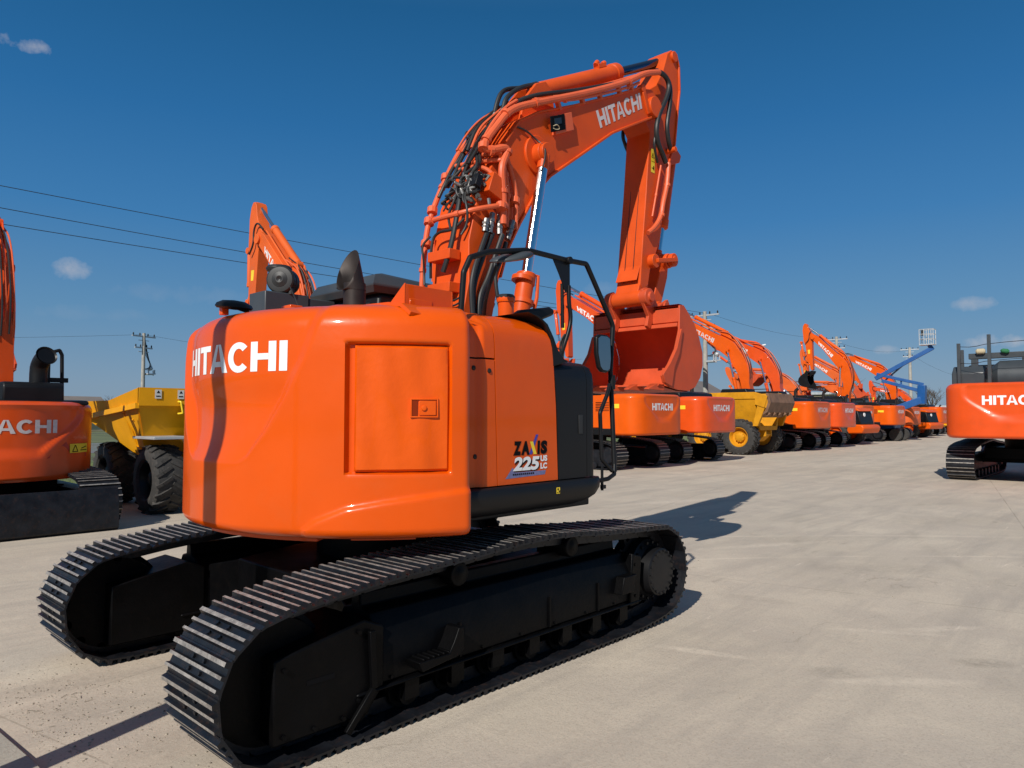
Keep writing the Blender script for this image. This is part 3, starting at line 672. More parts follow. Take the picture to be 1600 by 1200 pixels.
# ---- pipes and hoses on the boom: (radius, material, smoothing, points)
PIPES = [
 (.027, [(.56, .33, 2.85), (.57, .32, 3.2), (.61, .31, 3.58), (.64, .30, 3.68), (.67, .29, 3.80), (.79, .30, 4.04), (.90, .31, 4.24), (1.04, .32, 4.47), (1.17, .30, 4.64), (1.35, .22, 4.84), (1.5, .1, 4.98)]),
 (.024, [(.63, .30, 3.66), (.57, .18, 3.65), (.56, -.02, 3.645), (.57, -.16, 3.645), (.66, -.31, 3.68), (.93, -.37, 3.76)]),
 (.036, [(.98, -.34, 3.60), (.98, -.34, 3.91), (.95, -.34, 4.13), (1.05, -.33, 4.3), (1.02, -.33, 4.34), (.86, -.30, 4.27), (.80, -.26, 4.29), (.84, -.26, 4.38), (.95, -.27, 4.52), (1.08, -.28, 4.69), (1.23, -.28, 4.80), (1.5, -.28, 4.93), (2.42, -.27, 5.35), (3.17, -.27, 5.73), (3.49, -.28, 5.94), (3.82, -.28, 6.07)]),
 (.024, [(1.19, -.30, 3.60), (1.2, -.30, 3.87), (1.19, -.29, 4.02), (1.12, -.29, 4.18), (1.07, -.29, 4.28)]),
 (.020, [(1.08, -.29, 3.60), (1.10, -.29, 3.9), (1.07, -.29, 4.1), (1.02, -.29, 4.25)]),
 (.021, [(.86, .18, 4.24), (.87, -.03, 4.22), (.88, -.22, 4.2), (.96, -.33, 4.20)]),
 (.021, [(.93, -.02, 4.31), (.90, -.2, 4.27), (.97, -.33, 4.27)]),
 (.021, [(.83, .14, 4.18), (.83, -.1, 4.15), (.83, -.24, 4.12), (.88, -.32, 4.04), (.90, -.32, 3.86)]),
 (.022, [(.86, -.13, 4.32), (.98, -.13, 4.50), (1.14, -.12, 4.70), (1.34, -.1, 4.90), (1.64, -.1, 5.03), (1.88, -.1, 5.15), (2.75, -.17, 5.56), (3.46, -.17, 5.93)]),
 (.022, [(.86, .04, 4.22), (1.0, .04, 4.46), (1.13, .03, 4.64), (1.30, .02, 4.84), (1.5, 0, 4.95)]),
 (.022, [(.90, -.05, 4.30), (1.04, -.05, 4.50), (1.2, -.04, 4.70), (1.36, -.04, 4.88)]),
 (.022, [(.92, .12, 4.36), (1.05, .12, 4.54), (1.2, .11, 4.72), (1.36, .10, 4.88)]),
 (.018, [(.96, .2, 4.40), (1.08, .2, 4.57), (1.22, .19, 4.73), (1.4, .17, 4.9)]),
 (.016, [(1.5, -.28, 4.97), (2.0, -.26, 5.12), (2.42, -.26, 5.30), (3.17, -.26, 5.66), (3.40, -.26, 5.80)]),
 (.014, [(.66, .28, 3.1), (.64, .24, 3.3), (.62, .22, 3.5)]),
 (.030, [(4.1, -.24, 5.01), (4.06, -.24, 4.72), (3.95, -.24, 4.46), (3.92, -.24, 4.31), (3.80, -.22, 4.14), (3.67, -.2, 4.05)]),
 (.013, [(3.98, -.2, 4.96), (3.86, -.2, 4.56), (3.77, -.2, 4.27)])]
for r, pts in PIPES:
    m = MB(); m.tube(pts, r, 10, smooth=2)
    for k in range(1, len(pts) - 1, 2 if len(pts) > 4 else 1):
        pp = Vector(pts[k]); dd = (Vector(pts[k + 1]) - Vector(pts[k - 1])).normalized(); m.cyl(pp - dd * .018, pp + dd * .018, r * 1.32, n=10)
    m.build('hydraulic_pipe', 'pipe', BOOM)
for q_ in ((.80, -.26, 4.30), (.98, -.34, 3.76), (.93, -.36, 3.75), (.63, .30, 3.67), (.66, .29, 3.78), (.60, .31, 3.45), (.85, .31, 4.15), (1.19, -.29, 3.87)):
    m = MB(); m.lathe([(-.03, .02), (-.03, .05), (.03, .05), (.03, .02)], q_, (.3, .2, 1), 10); m.build('pipe_clamp', 'pipe', BOOM)
for x in (1.9, 2.3, 2.62, 3.0, 3.25): m = MB(); m.box((x, -.25, 5.04 + .485 * (x - 1.9)), (.04, .05, .10), Matrix.Rotation(R(-26), 3, 'Y')); m.build('pipe_clamp', 'pipe', BOOM, bevel=.004)
HOSES = [
 (.024, [(1.20, .05, 4.72), (1.26, .05, 4.84), (1.30, .05, 4.98), (1.36, .05, 5.1), (1.47, .05, 5.17), (1.64, .05, 5.23), (1.9, .05, 5.37)]),
 (.024, [(1.18, -.08, 4.72), (1.25, -.08, 4.84), (1.28, -.08, 4.96), (1.39, -.08, 5.07), (1.55, -.08, 5.18), (1.78, -.08, 5.28)]),
 (.024, [(2.9, -.24, 5.62), (2.2, -.25, 5.30), (1.60, -.18, 5.08), (1.36, -.08, 4.93), (1.18, -.04, 4.74), (1.03, -.01, 4.54), (.86, -.02, 4.29), (.74, -.06, 4.06), (.63, -.13, 3.82), (.56, -.15, 3.57), (.52, -.13, 3.34), (.50, -.05, 3.12)]),
 (.018, [(1.45, .16, 4.98), (1.30, .26, 4.86), (1.19, .30, 4.74), (1.07, .24, 4.55), (.93, .19, 4.34), (.85, .22, 4.22), (.75, .20, 4.06), (.68, .22, 3.9)]),
 (.018, [(1.42, .10, 4.98), (1.28, .22, 4.86), (1.16, .24, 4.72), (.98, .12, 4.46), (.87, .13, 4.28), (.76, .09, 4.10), (.70, .12, 3.98)]),
 (.016, [(1.40, .05, 4.97), (1.26, .18, 4.82), (1.14, .28, 4.66), (.98, .2, 4.40), (.87, .17, 4.24), (.80, .1, 4.14)]),
 (.010, [(1.05, .17, 4.57), (1.06, .27, 4.60), (1.13, .32, 4.70), (1.10, .24, 4.66), (.96, .08, 4.46), (.86, -.10, 4.29)]),
 (.014, [(1.3, .0, 4.84), (1.12, .1, 4.62), (.97, .02, 4.42), (.84, .04, 4.2), (.74, .1, 4.06)]),
 (.017, [(.89, -.05, 4.34), (.80, -.18, 4.21), (.74, -.24, 4.11), (.71, -.18, 4.03), (.66, -.19, 3.92)]),
 (.015, [(.92, -.04, 4.37), (.82, -.21, 4.2), (.76, -.21, 4.09), (.70, -.24, 3.98), (.72, -.27, 3.88)]),
 (.013, [(.78, .18, 4.12), (.74, .0, 4.05), (.76, -.2, 4.04), (.86, -.33, 4.03), (.9, -.34, 3.94)]),
 (.013, [(.60, -.22, 3.60), (.55, -.12, 3.50), (.55, .03, 3.52), (.55, .14, 3.49), (.53, .15, 3.38), (.53, .16, 3.25), (.55, .18, 3.1)]),
 (.011, [(.56, .20, 3.5), (.52, .28, 3.42), (.53, .26, 3.3), (.56, .29, 3.2), (.55, .27, 3.05)]),
 (.012, [(.70, -.16, 3.96), (.62, -.2, 3.8), (.60, -.26, 3.68), (.62, -.24, 3.55), (.58, -.2, 3.45)]),
 (.012, [(.70, -.06, 3.96), (.60, -.08, 3.78), (.58, -.02, 3.66), (.56, -.08, 3.52)]),
 (.009, [(1.25, -.26, 4.62), (1.38, -.27, 4.62), (1.5, -.3, 4.55), (1.52, -.4, 4.46), (1.48, -.42, 4.3), (1.45, -.4, 4.2)]),
 (.024, [(.81, -.3, 3.5), (.69, -.32, 3.27), (.60, -.34, 3.1), (.57, -.34, 2.92), (.60, -.36, 2.5)]),
 (.024, [(.88, -.3, 3.5), (.75, -.3, 3.25), (.66, -.3, 3.05), (.63, -.3, 2.9), (.66, -.3, 2.5)]),
 (.024, [(.97, -.34, 3.5), (.88, -.33, 3.28), (.79, -.33, 3.06), (.69, -.33, 2.91), (.66, -.34, 2.7), (.66, -.34, 2.5)]),
 (.022, [(1.06, -.3, 3.45), (.98, -.3, 3.23), (.85, -.3, 3.06), (.76, -.28, 2.9), (.72, -.28, 2.6)]),
 (.018, [(.79, -.42, 3.22), (.78, -.44, 2.97), (.82, -.46, 2.77), (.86, -.5, 2.5)]),
 (.030, [(3.82, -.27, 6.08), (4.01, -.27, 6.09), (4.09, -.27, 5.99), (3.99, -.28, 5.79), (3.81, -.29, 5.55), (3.72, -.29, 5.33), (3.8, -.27, 5.17), (3.95, -.25, 5.07), (4.03, -.24, 5.0)]),
 (.028, [(3.83, -.24, 6.11), (4.02, -.24, 6.13), (4.16, -.25, 6.02), (4.07, -.28, 5.71), (3.99, -.28, 5.45), (4.07, -.26, 5.26), (4.2, -.22, 5.2)]),
 (.016, [(3.78, -.25, 5.3), (3.74, -.25, 5.15), (3.84, -.22, 5.02), (3.9, -.2, 4.98)]),
 (.022, [(4.03, .25, 5.67), (3.85, .27, 5.54), (3.83, .27, 5.37), (3.96, .25, 5.26)]), (.020, [(4.06, .27, 5.67), (3.89, .29, 5.55), (3.87, .29, 5.38), (3.99, .27, 5.2)])]
for r, pts in HOSES:
    m = MB(); m.tube(pts, r, 10, smooth=3); m.build('hydraulic_hose', 'rubber', BOOM)
rnd = random.Random(5)
SP0 = [(.60, 3.35), (.63, 3.6), (.70, 3.85), (.80, 4.10), (.93, 4.34), (1.08, 4.56), (1.22, 4.74), (1.40, 4.90)]
for k in range(7):     # more lines clipped to the back of the boom
    y = -.2 + .062 * k; i0 = rnd.choice((3, 4)); i1 = 7; P_ = []
    for j in range(i0, i1 + 1):
        x, z = SP0[j]; off = rnd.uniform(.05, .11); P_.append((x - off * .85, y + rnd.uniform(-.02, .02), z + off * .4))
    m = MB(); m.tube(P_, rnd.choice((.011, .014, .018)), 8, smooth=2); m.build('hydraulic_hose' if k % 3 else 'hydraulic_pipe', 'rubber' if k % 3 else 'pipe', BOOM)
m = MB()
for k in range(26):
    x, y, z = .72, rnd.uniform(-.32, .05), rnd.uniform(3.85, 4.06); P_ = [(x, y, z)]
    for j in range(4):
        y += rnd.uniform(-.09, .09); z += rnd.uniform(-.10, .07); y = max(-.35, min(.1, y)); x = .63 + .28 * max(0, z - 3.6) - rnd.uniform(.01, .10) + (max(0, -.25 - y) * 2.0); P_.append((x, y, z))
    m.tube(P_, rnd.choice((.008, .011, .013)), 7, smooth=2)
m.build('wiring', 'rubber', BOOM)
m = MB()
m.box((.90, -.30, 3.93), (.20, .12, .20), Matrix.Rotation(R(20), 3, 'Y')); m.box((.70, -.10, 3.80), (.10, .30, .05), Matrix.Rotation(R(20), 3, 'Y')); m.build('valve_block', 'boom', BOOM, bevel=.006)
m = MB(); m.box((.70, -.16, 3.92), (.08, .10, .08), Matrix.Rotation(R(20), 3, 'Y')); m.cyl((.66, -.12, 3.93), (.60, -.08, 3.96), .018, n=12); m.build('valve_block', 'steel', BOOM, bevel=.005)
m = MB(); m.box((.70, -.27, 3.95), (.07, .09, .12), Matrix.Rotation(R(20), 3, 'Y')); m.build('valve_block', 'satin', BOOM, bevel=.005)
m = MB()
for k in range(20):
    m = MB()
    y = rnd.uniform(-.33, .0); z = rnd.uniform(3.76, 4.03); x = .59 + .25 * (z - 3.6) + max(0, -.25 - y) * 2.2; d_ = Vector((rnd.uniform(-.6, .2), rnd.uniform(-1, 1), rnd.uniform(-1, 1))).normalized()
    c_ = Vector((x, y, z)); m.cyl(c_ - d_ * .028, c_ + d_ * .028, .016, n=6); m.cyl(c_ + d_ * .02, c_ + d_ * .05, .011, n=8); m.build('hose_fitting', 'steel', BOOM)
for a, b in (((.88, -.3, 3.69), (.84, -.3, 3.5)), ((.97, -.3, 3.69), (.95, -.32, 3.5)), ((1.15, -.3, 3.67), (1.08, -.3, 3.48)), ((.80, -.3, 3.62), (.78, -.3, 3.5)), ((1.26, .05, 4.84), (1.23, .05, 4.77)), ((1.25, -.08, 4.84), (1.21, -.08, 4.77))):
    m = MB(); a = Vector(a); b = Vector(b); m.cyl(a, b, .028, n=10); m.cyl(a.lerp(b, .3), a.lerp(b, .45), .036, n=6); m.cyl(a.lerp(b, .6), a.lerp(b, .7), .034, n=6); m.build('hose_fitting', 'steel', BOOM)
for (x, z) in ((.60, 3.28), (.60, 2.98)):
    m = MB(); m.box((x - .05, 0, z), (.13, .30, .09)); m.build('hose_guard', 'boom', BOOM, bevel=.005)
m = MB()
for k in range(4): m.tube([(.56, .02, 2.98 - k * .01), (.50, -.06, 2.88 - k * .045), (.5, -.18, 2.84 - k * .045), (.54, -.24, 2.88 - k * .045)], .009, 6, smooth=2)
m.build('wiring', 'rubber', BOOM)

# ---- arm
AO = [(3.78, 5.34), (3.69, 4.56), (3.61, 4.0), (3.535, 3.40), (3.60, 3.34), (3.71, 3.42), (3.76, 3.62), (3.86, 3.78), (4.00, 4.04), (4.20, 5.04), (4.36, 5.33), (4.44, 5.8), (4.50, 6.10), (4.49, 6.41), (4.42, 6.56), (4.32, 6.58), (4.22, 6.50), (4.10, 6.22), (3.93, 5.98), (3.66, 5.80), (3.60, 5.60), (3.66, 5.46)]
m = MB(); m.prism(AO, 'y', -.17, .17)
for (a, b), (c_, d_) in zip(AO[9:14], AO[10:15]):
    m.beam((a, -.165, b), (c_, -.165, d_), .05, .03); m.beam((a, .165, b), (c_, .165, d_), .05, .03)
m.cyl((3.545, -.20, 3.24), (3.545, .20, 3.24), .095, n=32); m.cyl((3.78, -.20, 3.72), (3.78, .20, 3.72), .085, n=28)
m.prism([(3.46, 3.24), (3.535, 3.42), (3.72, 3.42), (3.64, 3.2)], 'y', -.165, .165)
m.cyl((4.36, -.2, 6.50), (4.36, .2, 6.50), .07, n=20)
ARM = m.build('arm', 'boom', EX, bevel=.008)
m = MB(); m.box((3.605, 0, 4.0 - .28), (.010, .30, .58), Matrix.Rotation(R(-8), 3, 'Y').inverted() @ Matrix.Rotation(R(16), 3, 'Y')); m.build('wear_plate', 'boom', ARM, bevel=.003)
m = MB()
for y in (-.06, .06): m.beam((3.6995, y, 4.62), (3.5255, y, 3.44), .006, .006)
m.build('weld_seam', 'rubber', ARM)
m = MB()
for y in (-.11, 0, .11): m.cyl((3.52, y, 3.47), (3.545, y, 3.47), .012, n=8)
m.build('plate_bolt', 'exh', ARM)
m = MB(); m.add([(3.80, -.1735, 5.14), (3.885, -.1735, 5.14), (3.875, -.1735, 4.84), (3.79, -.1735, 4.84)], [(3, 2, 1, 0)]); st = m.build('warning_sticker', 'yellow_ink', ARM)
m = MB()
def qf(P_): m.add([(x, -.1755, z) for x, z in P_], [tuple(range(len(P_)))])
for a, b in (((3.81, 5.03), (3.84, 5.09)), ((3.84, 5.09), (3.87, 5.03)), ((3.87, 5.03), (3.81, 5.03))): m.beam((a[0], -.1755, a[1]), (b[0], -.1755, b[1]), .001, .006)
m.box((3.84, -.1755, 5.052), (.005, .001, .02)); m.box((3.838, -.1755, 4.98), (.07, .001, .004)); m.box((3.852, -.1755, 4.90), (.02, .001, .05)); m.box((3.83, -.1755, 4.895), (.045, .001, .008)); m.build('sticker_mark', 'black_ink', st)
lathe_cyl(EX, 'bucket_cylinder', (4.56, 0, 5.25), (4.20, 0, 3.84), .70, .075, .042, eye=.07, ew=.07)
m = MB(); m.prism([(4.28, 5.05), (4.34, 5.35), (4.5, 5.36), (4.64, 5.28), (4.6, 5.18)], 'y', .08, .11); m.prism([(4.28, 5.05), (4.34, 5.35), (4.5, 5.36), (4.64, 5.28), (4.6, 5.18)], 'y', -.11, -.08)
m.cyl((4.18, -.30, 5.20), (4.18, -.12, 5.20), .035, n=14); m.build('cylinder_bracket', 'boom', ARM, bevel=.004)
m = MB()
for y in (-.215, .215):
    m.beam((3.78, y, 3.72), (4.22, y, 3.80), .05, .13, up=(0, 1, 0)); m.cyl((3.78, y - .03, 3.72), (3.78, y + .03, 3.72), .085, n=24)
    m.cyl((4.22, y - .03, 3.80), (4.22, y + .03, 3.80), .085, n=24)
m.cyl((4.22, -.26, 3.80), (4.22, .26, 3.80), .05, n=20); m.build('side_link', 'boom', EX, bevel=.006)
m = MB(); m.prism([(4.12, 3.86), (4.32, 3.84), (4.28, 3.6), (4.12, 3.22), (4.02, 3.10), (3.90, 3.14), (3.92, 3.26), (4.08, 3.6)], 'y', -.10, .10); m.cyl((3.96, -.18, 3.17), (3.96, .18, 3.17), .08, n=24); m.cyl((4.22, -.17, 3.80), (4.22, .17, 3.80), .095, n=24); m.build('bucket_link', 'boom', EX, bevel=.012)

# ---- bucket
SP = [(3.67, 3.12), (3.655, 2.83), (3.56, 2.60), (3.41, 2.42), (3.26, 2.28), (3.30, 2.20), (3.45, 2.15), (3.62, 2.125), (3.84, 2.12), (4.01, 2.17), (4.14, 2.29), (4.20, 2.44), (4.20, 2.60), (4.12, 2.78), (4.0, 2.94), (3.88, 3.04), (3.76, 3.13)]
m = MB()
for s in (-1, 1):
    m.prism(SP, 'y', s * .600, s * .625)
    m.prism([(3.25, 2.29), (3.41, 2.43), (3.56, 2.61), (3.66, 2.84), (3.70, 2.84), (3.62, 2.56), (3.50, 2.38), (3.44, 2.16), (3.30, 2.20)], 'y', s * .626, s * .648)
BK_S = [(3.22, 2.165), (3.45, 2.135), (3.62, 2.115), (3.84, 2.11), (4.02, 2.16), (4.155, 2.28), (4.215, 2.44), (4.215, 2.60), (4.135, 2.79), (4.01, 2.955), (3.89, 3.055), (3.76, 3.14), (3.68, 3.14)]
ins = [(x + (3.78 - x) * .035, z + (2.65 - z) * .04) for x, z in BK_S]
m.grid([[(x, y, z) for x, z in BK_S] for y in (-.60, .60)], flip=False)
m.grid([[(x, y, z) for x, z in ins] for y in (-.60, .60)], flip=True)
m.add([(BK_S[0][0], -.6, BK_S[0][1]), (BK_S[0][0], .6, BK_S[0][1]), (ins[0][0], .6, ins[0][1]), (ins[0][0], -.6, ins[0][1])], [(0, 1, 2, 3)])
m.prism([(3.675, 3.09), (3.665, 2.93), (3.72, 2.91), (3.86, 3.02), (3.80, 3.12)], 'y', -.6, .6)       # lip box across the top
m.prism([(3.64, 2.915), (3.63, 2.87), (3.66, 2.865), (3.72, 2.91)], 'y', -.6, .6)
BK = m.build('bucket', 'bucket', EX, bevel=.004, ang=30)
m = MB()
for s in (-1, 1): m.prism([(3.46, 3.33), (3.545, 3.36), (3.64, 3.31), (3.80, 3.16), (4.02, 3.27), (4.08, 3.18), (4.05, 3.05), (3.90, 3.0), (3.70, 3.0), (3.60, 2.86), (3.54, 2.90), (3.58, 3.02), (3.46, 3.18)], 'y', s * .215, s * .26)
for s in (-1, 1): m.lathe([(-.045, .05), (-.045, .105), (.05, .105), (.06, .06), (.085, .06), (.085, .03)], (3.545, s * .25, 3.24), (0, s, 0), 26)
m.cyl((3.96, -.28, 3.17), (3.96, .28, 3.17), .06, n=22)
m.build('bucket_ear', 'bucket', BK, bevel=.006)
for k in range(5):
    y = -.54 + k * .27; m = MB()
    V = [(3.36, y - .055, 2.11), (3.36, y + .055, 2.11), (3.36, y + .055, 2.185), (3.36, y - .055, 2.185), (3.22, y - .045, 2.115), (3.22, y + .045, 2.115), (3.22, y + .045, 2.19), (3.22, y - .045, 2.19), (3.07, y - .03, 2.12), (3.07, y + .03, 2.12), (3.07, y + .03, 2.135), (3.07, y - .03, 2.135)]
    m.add(V, [(0, 1, 2, 3)[::-1], (0, 1, 5, 4), (1, 2, 6, 5), (2, 3, 7, 6), (3, 0, 4, 7), (4, 5, 9, 8), (5, 6, 10, 9), (6, 7, 11, 10), (7, 4, 8, 11), (8, 9, 10, 11)]); m.build('bucket_tooth', 'bucket', BK, bevel=.006)

# ---- handrail, mirrors and small things on the right front
def tb(name, pts, r, mat='satin', par=EX, sm=2):
    m = MB(); m.tube(pts, r, 12, smooth=sm); return m.build(name, mat, par)
def den(pts, k=.12):   # keep corners tight: add points near each corner
    out = [pts[0]]
    for a, b in zip(pts, pts[1:]):
        a_ = Vector(a); b_ = Vector(b); out += [tuple(a_.lerp(b_, k)), tuple(a_.lerp(b_, 1 - k)), b]
    return out
HR = tb('handrail', den([(1.22, -1.40, 1.36), (1.25, -1.35, 2.06), (1.24, -1.35, 2.21), (1.28, -1.35, 2.6), (.91, -1.35, 3.07), (.67, -1.35, 3.06), (.47, -1.35, 3.06), (.19, -1.35, 3.06), (-.22, -1.35, 2.98), (-.40, -1.35, 2.91), (-.46, -1.35, 2.80), (-.47, -1.33, 2.5)]), .021)
tb('handrail', den([(1.17, -1.41, 1.37), (1.04, -1.40, 1.47), (1.02, -1.4, 1.85), (1.14, -1.39, 2.01), (1.20, -1.37, 2.09)]), .017)
tb('handrail', den([(1.0, -1.40, 1.30), (1.10, -1.42, 1.31), (1.20, -1.41, 1.34), (1.22, -1.40, 1.42)]), .018)
m = MB(); m.cyl((1.03, -1.41, 1.22), (1.03, -1.41, 1.42), .012, n=8); m.box((1.03, -1.42, 1.25), (.04, .03, .03)); m.cyl((1.245, -1.36, 2.05), (1.245, -1.36, 2.17), .03, n=12); m.cyl((1.2, -1.36, 2.12), (1.3, -1.36, 2.12), .009, n=8); m.build('rail_clamp', 'satin', HR)
m = MB(); m.prism([(.47, 3.06), (.69, 3.05), (.69, 2.83), (.635, 2.80), (.56, 2.93)], 'y', -1.355, -1.345); m.cyl((.66, -1.39, 3.055), (.66, -1.31, 3.055), .03, n=12); m.build('mirror_bracket', 'satin', HR, bevel=.003)
tb('mirror_stay', [(.68, -1.35, 2.86), (.68, -1.35, 2.72), (.71, -1.35, 2.6), (.67, -1.35, 2.48), (.63, -1.34, 2.38), (.62, -1.3, 2.25)], .017, par=HR)
tb('mirror_stay', [(.62, -1.33, 2.87), (.625, -1.33, 2.52)], .014, par=HR)
m = MB()
for k in range(3): m.tube([(.63, -1.32, 2.26), (.60 + .015 * k, -1.32 - .01 * k, 2.34), (.60 + .02 * k, -1.33, 2.42), (.64 + .01 * k, -1.34, 2.47)], .008, 6, smooth=1)
m.build('camera_cable', 'rubber', HR)
# round-ish convex mirror lying under the top rail
m = MB(); rows = []
for rr, z in ((.02, .028), (.5, .022), (.85, .008), (1, -.008), (1.02, -.02), (.98, -.03), (.02, -.022)):
    rows.append([(.10 + rr * .19 * cos(2 * pi * k / 32) + .03 * rr * sin(4 * pi * k / 32), -1.30 + rr * .13 * sin(2 * pi * k / 32), 3.01 + z + .05 * rr * cos(2 * pi * k / 32)) for k in range(33)])
m.grid(rows); m.cyl((.10, -1.32, 3.0), (.13, -1.35, 3.06), .012, n=8); m.build('front_mirror', 'grey', HR, ang=60)
tb('mirror_stay', [(-.12, -1.33, 2.90), (-.10, -1.2, 2.7), (-.02, -1.1, 2.55)], .014, par=HR)
m = MB(); fr = [(.985, 2.475), (1.03, 2.50), (1.13, 2.50), (1.175, 2.48), (1.185, 2.30), (1.17, 2.205), (1.13, 2.185), (1.06, 2.19), (1.02, 2.22), (.985, 2.34)]
m.prism(fr, 'y', -1.40, -1.36); MI = m.build('side_mirror', 'satin', HR, bevel=.012)
m = MB(); m.prism([(1.08 + (x - 1.08) * .86, 2.345 + (z - 2.345) * .9) for x, z in fr], 'y', -1.4045, -1.3985); m.build('mirror_glass', 'mirror', MI)
m = MB()
m.prism([(.33, 2.60), (.46, 2.675), (.80, 2.735), (.86, 2.715), (.85, 2.67), (.66, 2.60), (.42, 2.575)], 'y', -1.06, -.98); m.build('work_lamp', 'satin', EX, bevel=.02)
m = MB(); m.lathe([(0, .062), (.17, .062), (.17, .07), (.19, .074), (.21, .07), (.215, .04), (.23, .035), (.23, 0)], (.27, -1.05, 2.54), (0, 0, 1), 24); cp = m.build('filler_neck', 'orange', EX)
m = MB(); m.lathe([(0, .07), (.04, .074), (.055, .06), (.055, .0)], (.27, -1.05, 2.715), (0, 0, 1), 12); m.build('filler_cap', 'rubber', cp)

# ================================================================== OTHER EXCAVATORS
def T2(P, piv, ang, dst, s=1):
    c_, s_ = cos(R(ang)), sin(R(ang))
    return [(dst[0] + s * ((x - piv[0]) * c_ - (z - piv[1]) * s_), dst[1] + s * ((x - piv[0]) * s_ + (z - piv[1]) * c_)) for x, z in P]
def far_track(vc, w, nshoe=46):
    mb = MB(); pts = resample(track_path(), nshoe)
    for i in range(nshoe):
        a = Vector((pts[i][0], 0, pts[i][1])); b = Vector((pts[(i + 1) % nshoe][0], 0, pts[(i + 1) % nshoe][1])); d = b - a; L = d.length; d.normalize(); nr = Vector((d.z, 0, -d.x)); c_ = (a + b) / 2
        h = L / 2; prof = [(-h, -.02), (-h, .004), (-h * .75, .006), (-h * .7, .034), (-h * .5, .034), (-h * .4, .006), (h * .2, .006), (h * .25, .03), (h * .45, .03), (h * .5, .006), (h, .0), (h, -.02)]
        n = len(prof); o = len(mb.v)
        mb.v += [tuple(c_ + d * x + nr * z + Vector((0, vc - w / 2, 0))) for x, z in prof] + [tuple(c_ + d * x + nr * z + Vector((0, vc + w / 2, 0))) for x, z in prof]
        for k in range(n): mb.f.append((o + k, o + (k + 1) % n, o + (k + 1) % n + n, o + k + n)); mb.m.append(1 if k in (3, 7) else 0)
        mb.f.append(tuple(range(o + n - 1, o - 1, -1))); mb.m.append(0); mb.f.append(tuple(range(o + n, o + 2 * n))); mb.m.append(0)
    mb.prism([(-1.9, .1), (1.6, .1), (1.85, .45), (1.6, .6), (-1.9, .6), (-2.05, .4)], 'y', vc - w * .28, vc + w * .28)
    for k in range(7): mb.cyl((-1.3 + k * .43, vc - w * .4, .14), (-1.3 + k * .43, vc + w * .4, .14), .10, n=12)
    for x in (-1.8, 1.84): mb.lathe([(-.4 * w, .1), (-.4 * w, .22), (-.2 * w, .34), (.2 * w, .34), (.4 * w, .22), (.4 * w, .1)], (x, vc, .43), (0, 1, 0), 20)
    return mb
GEN = dict(root=(.35, 1.85))
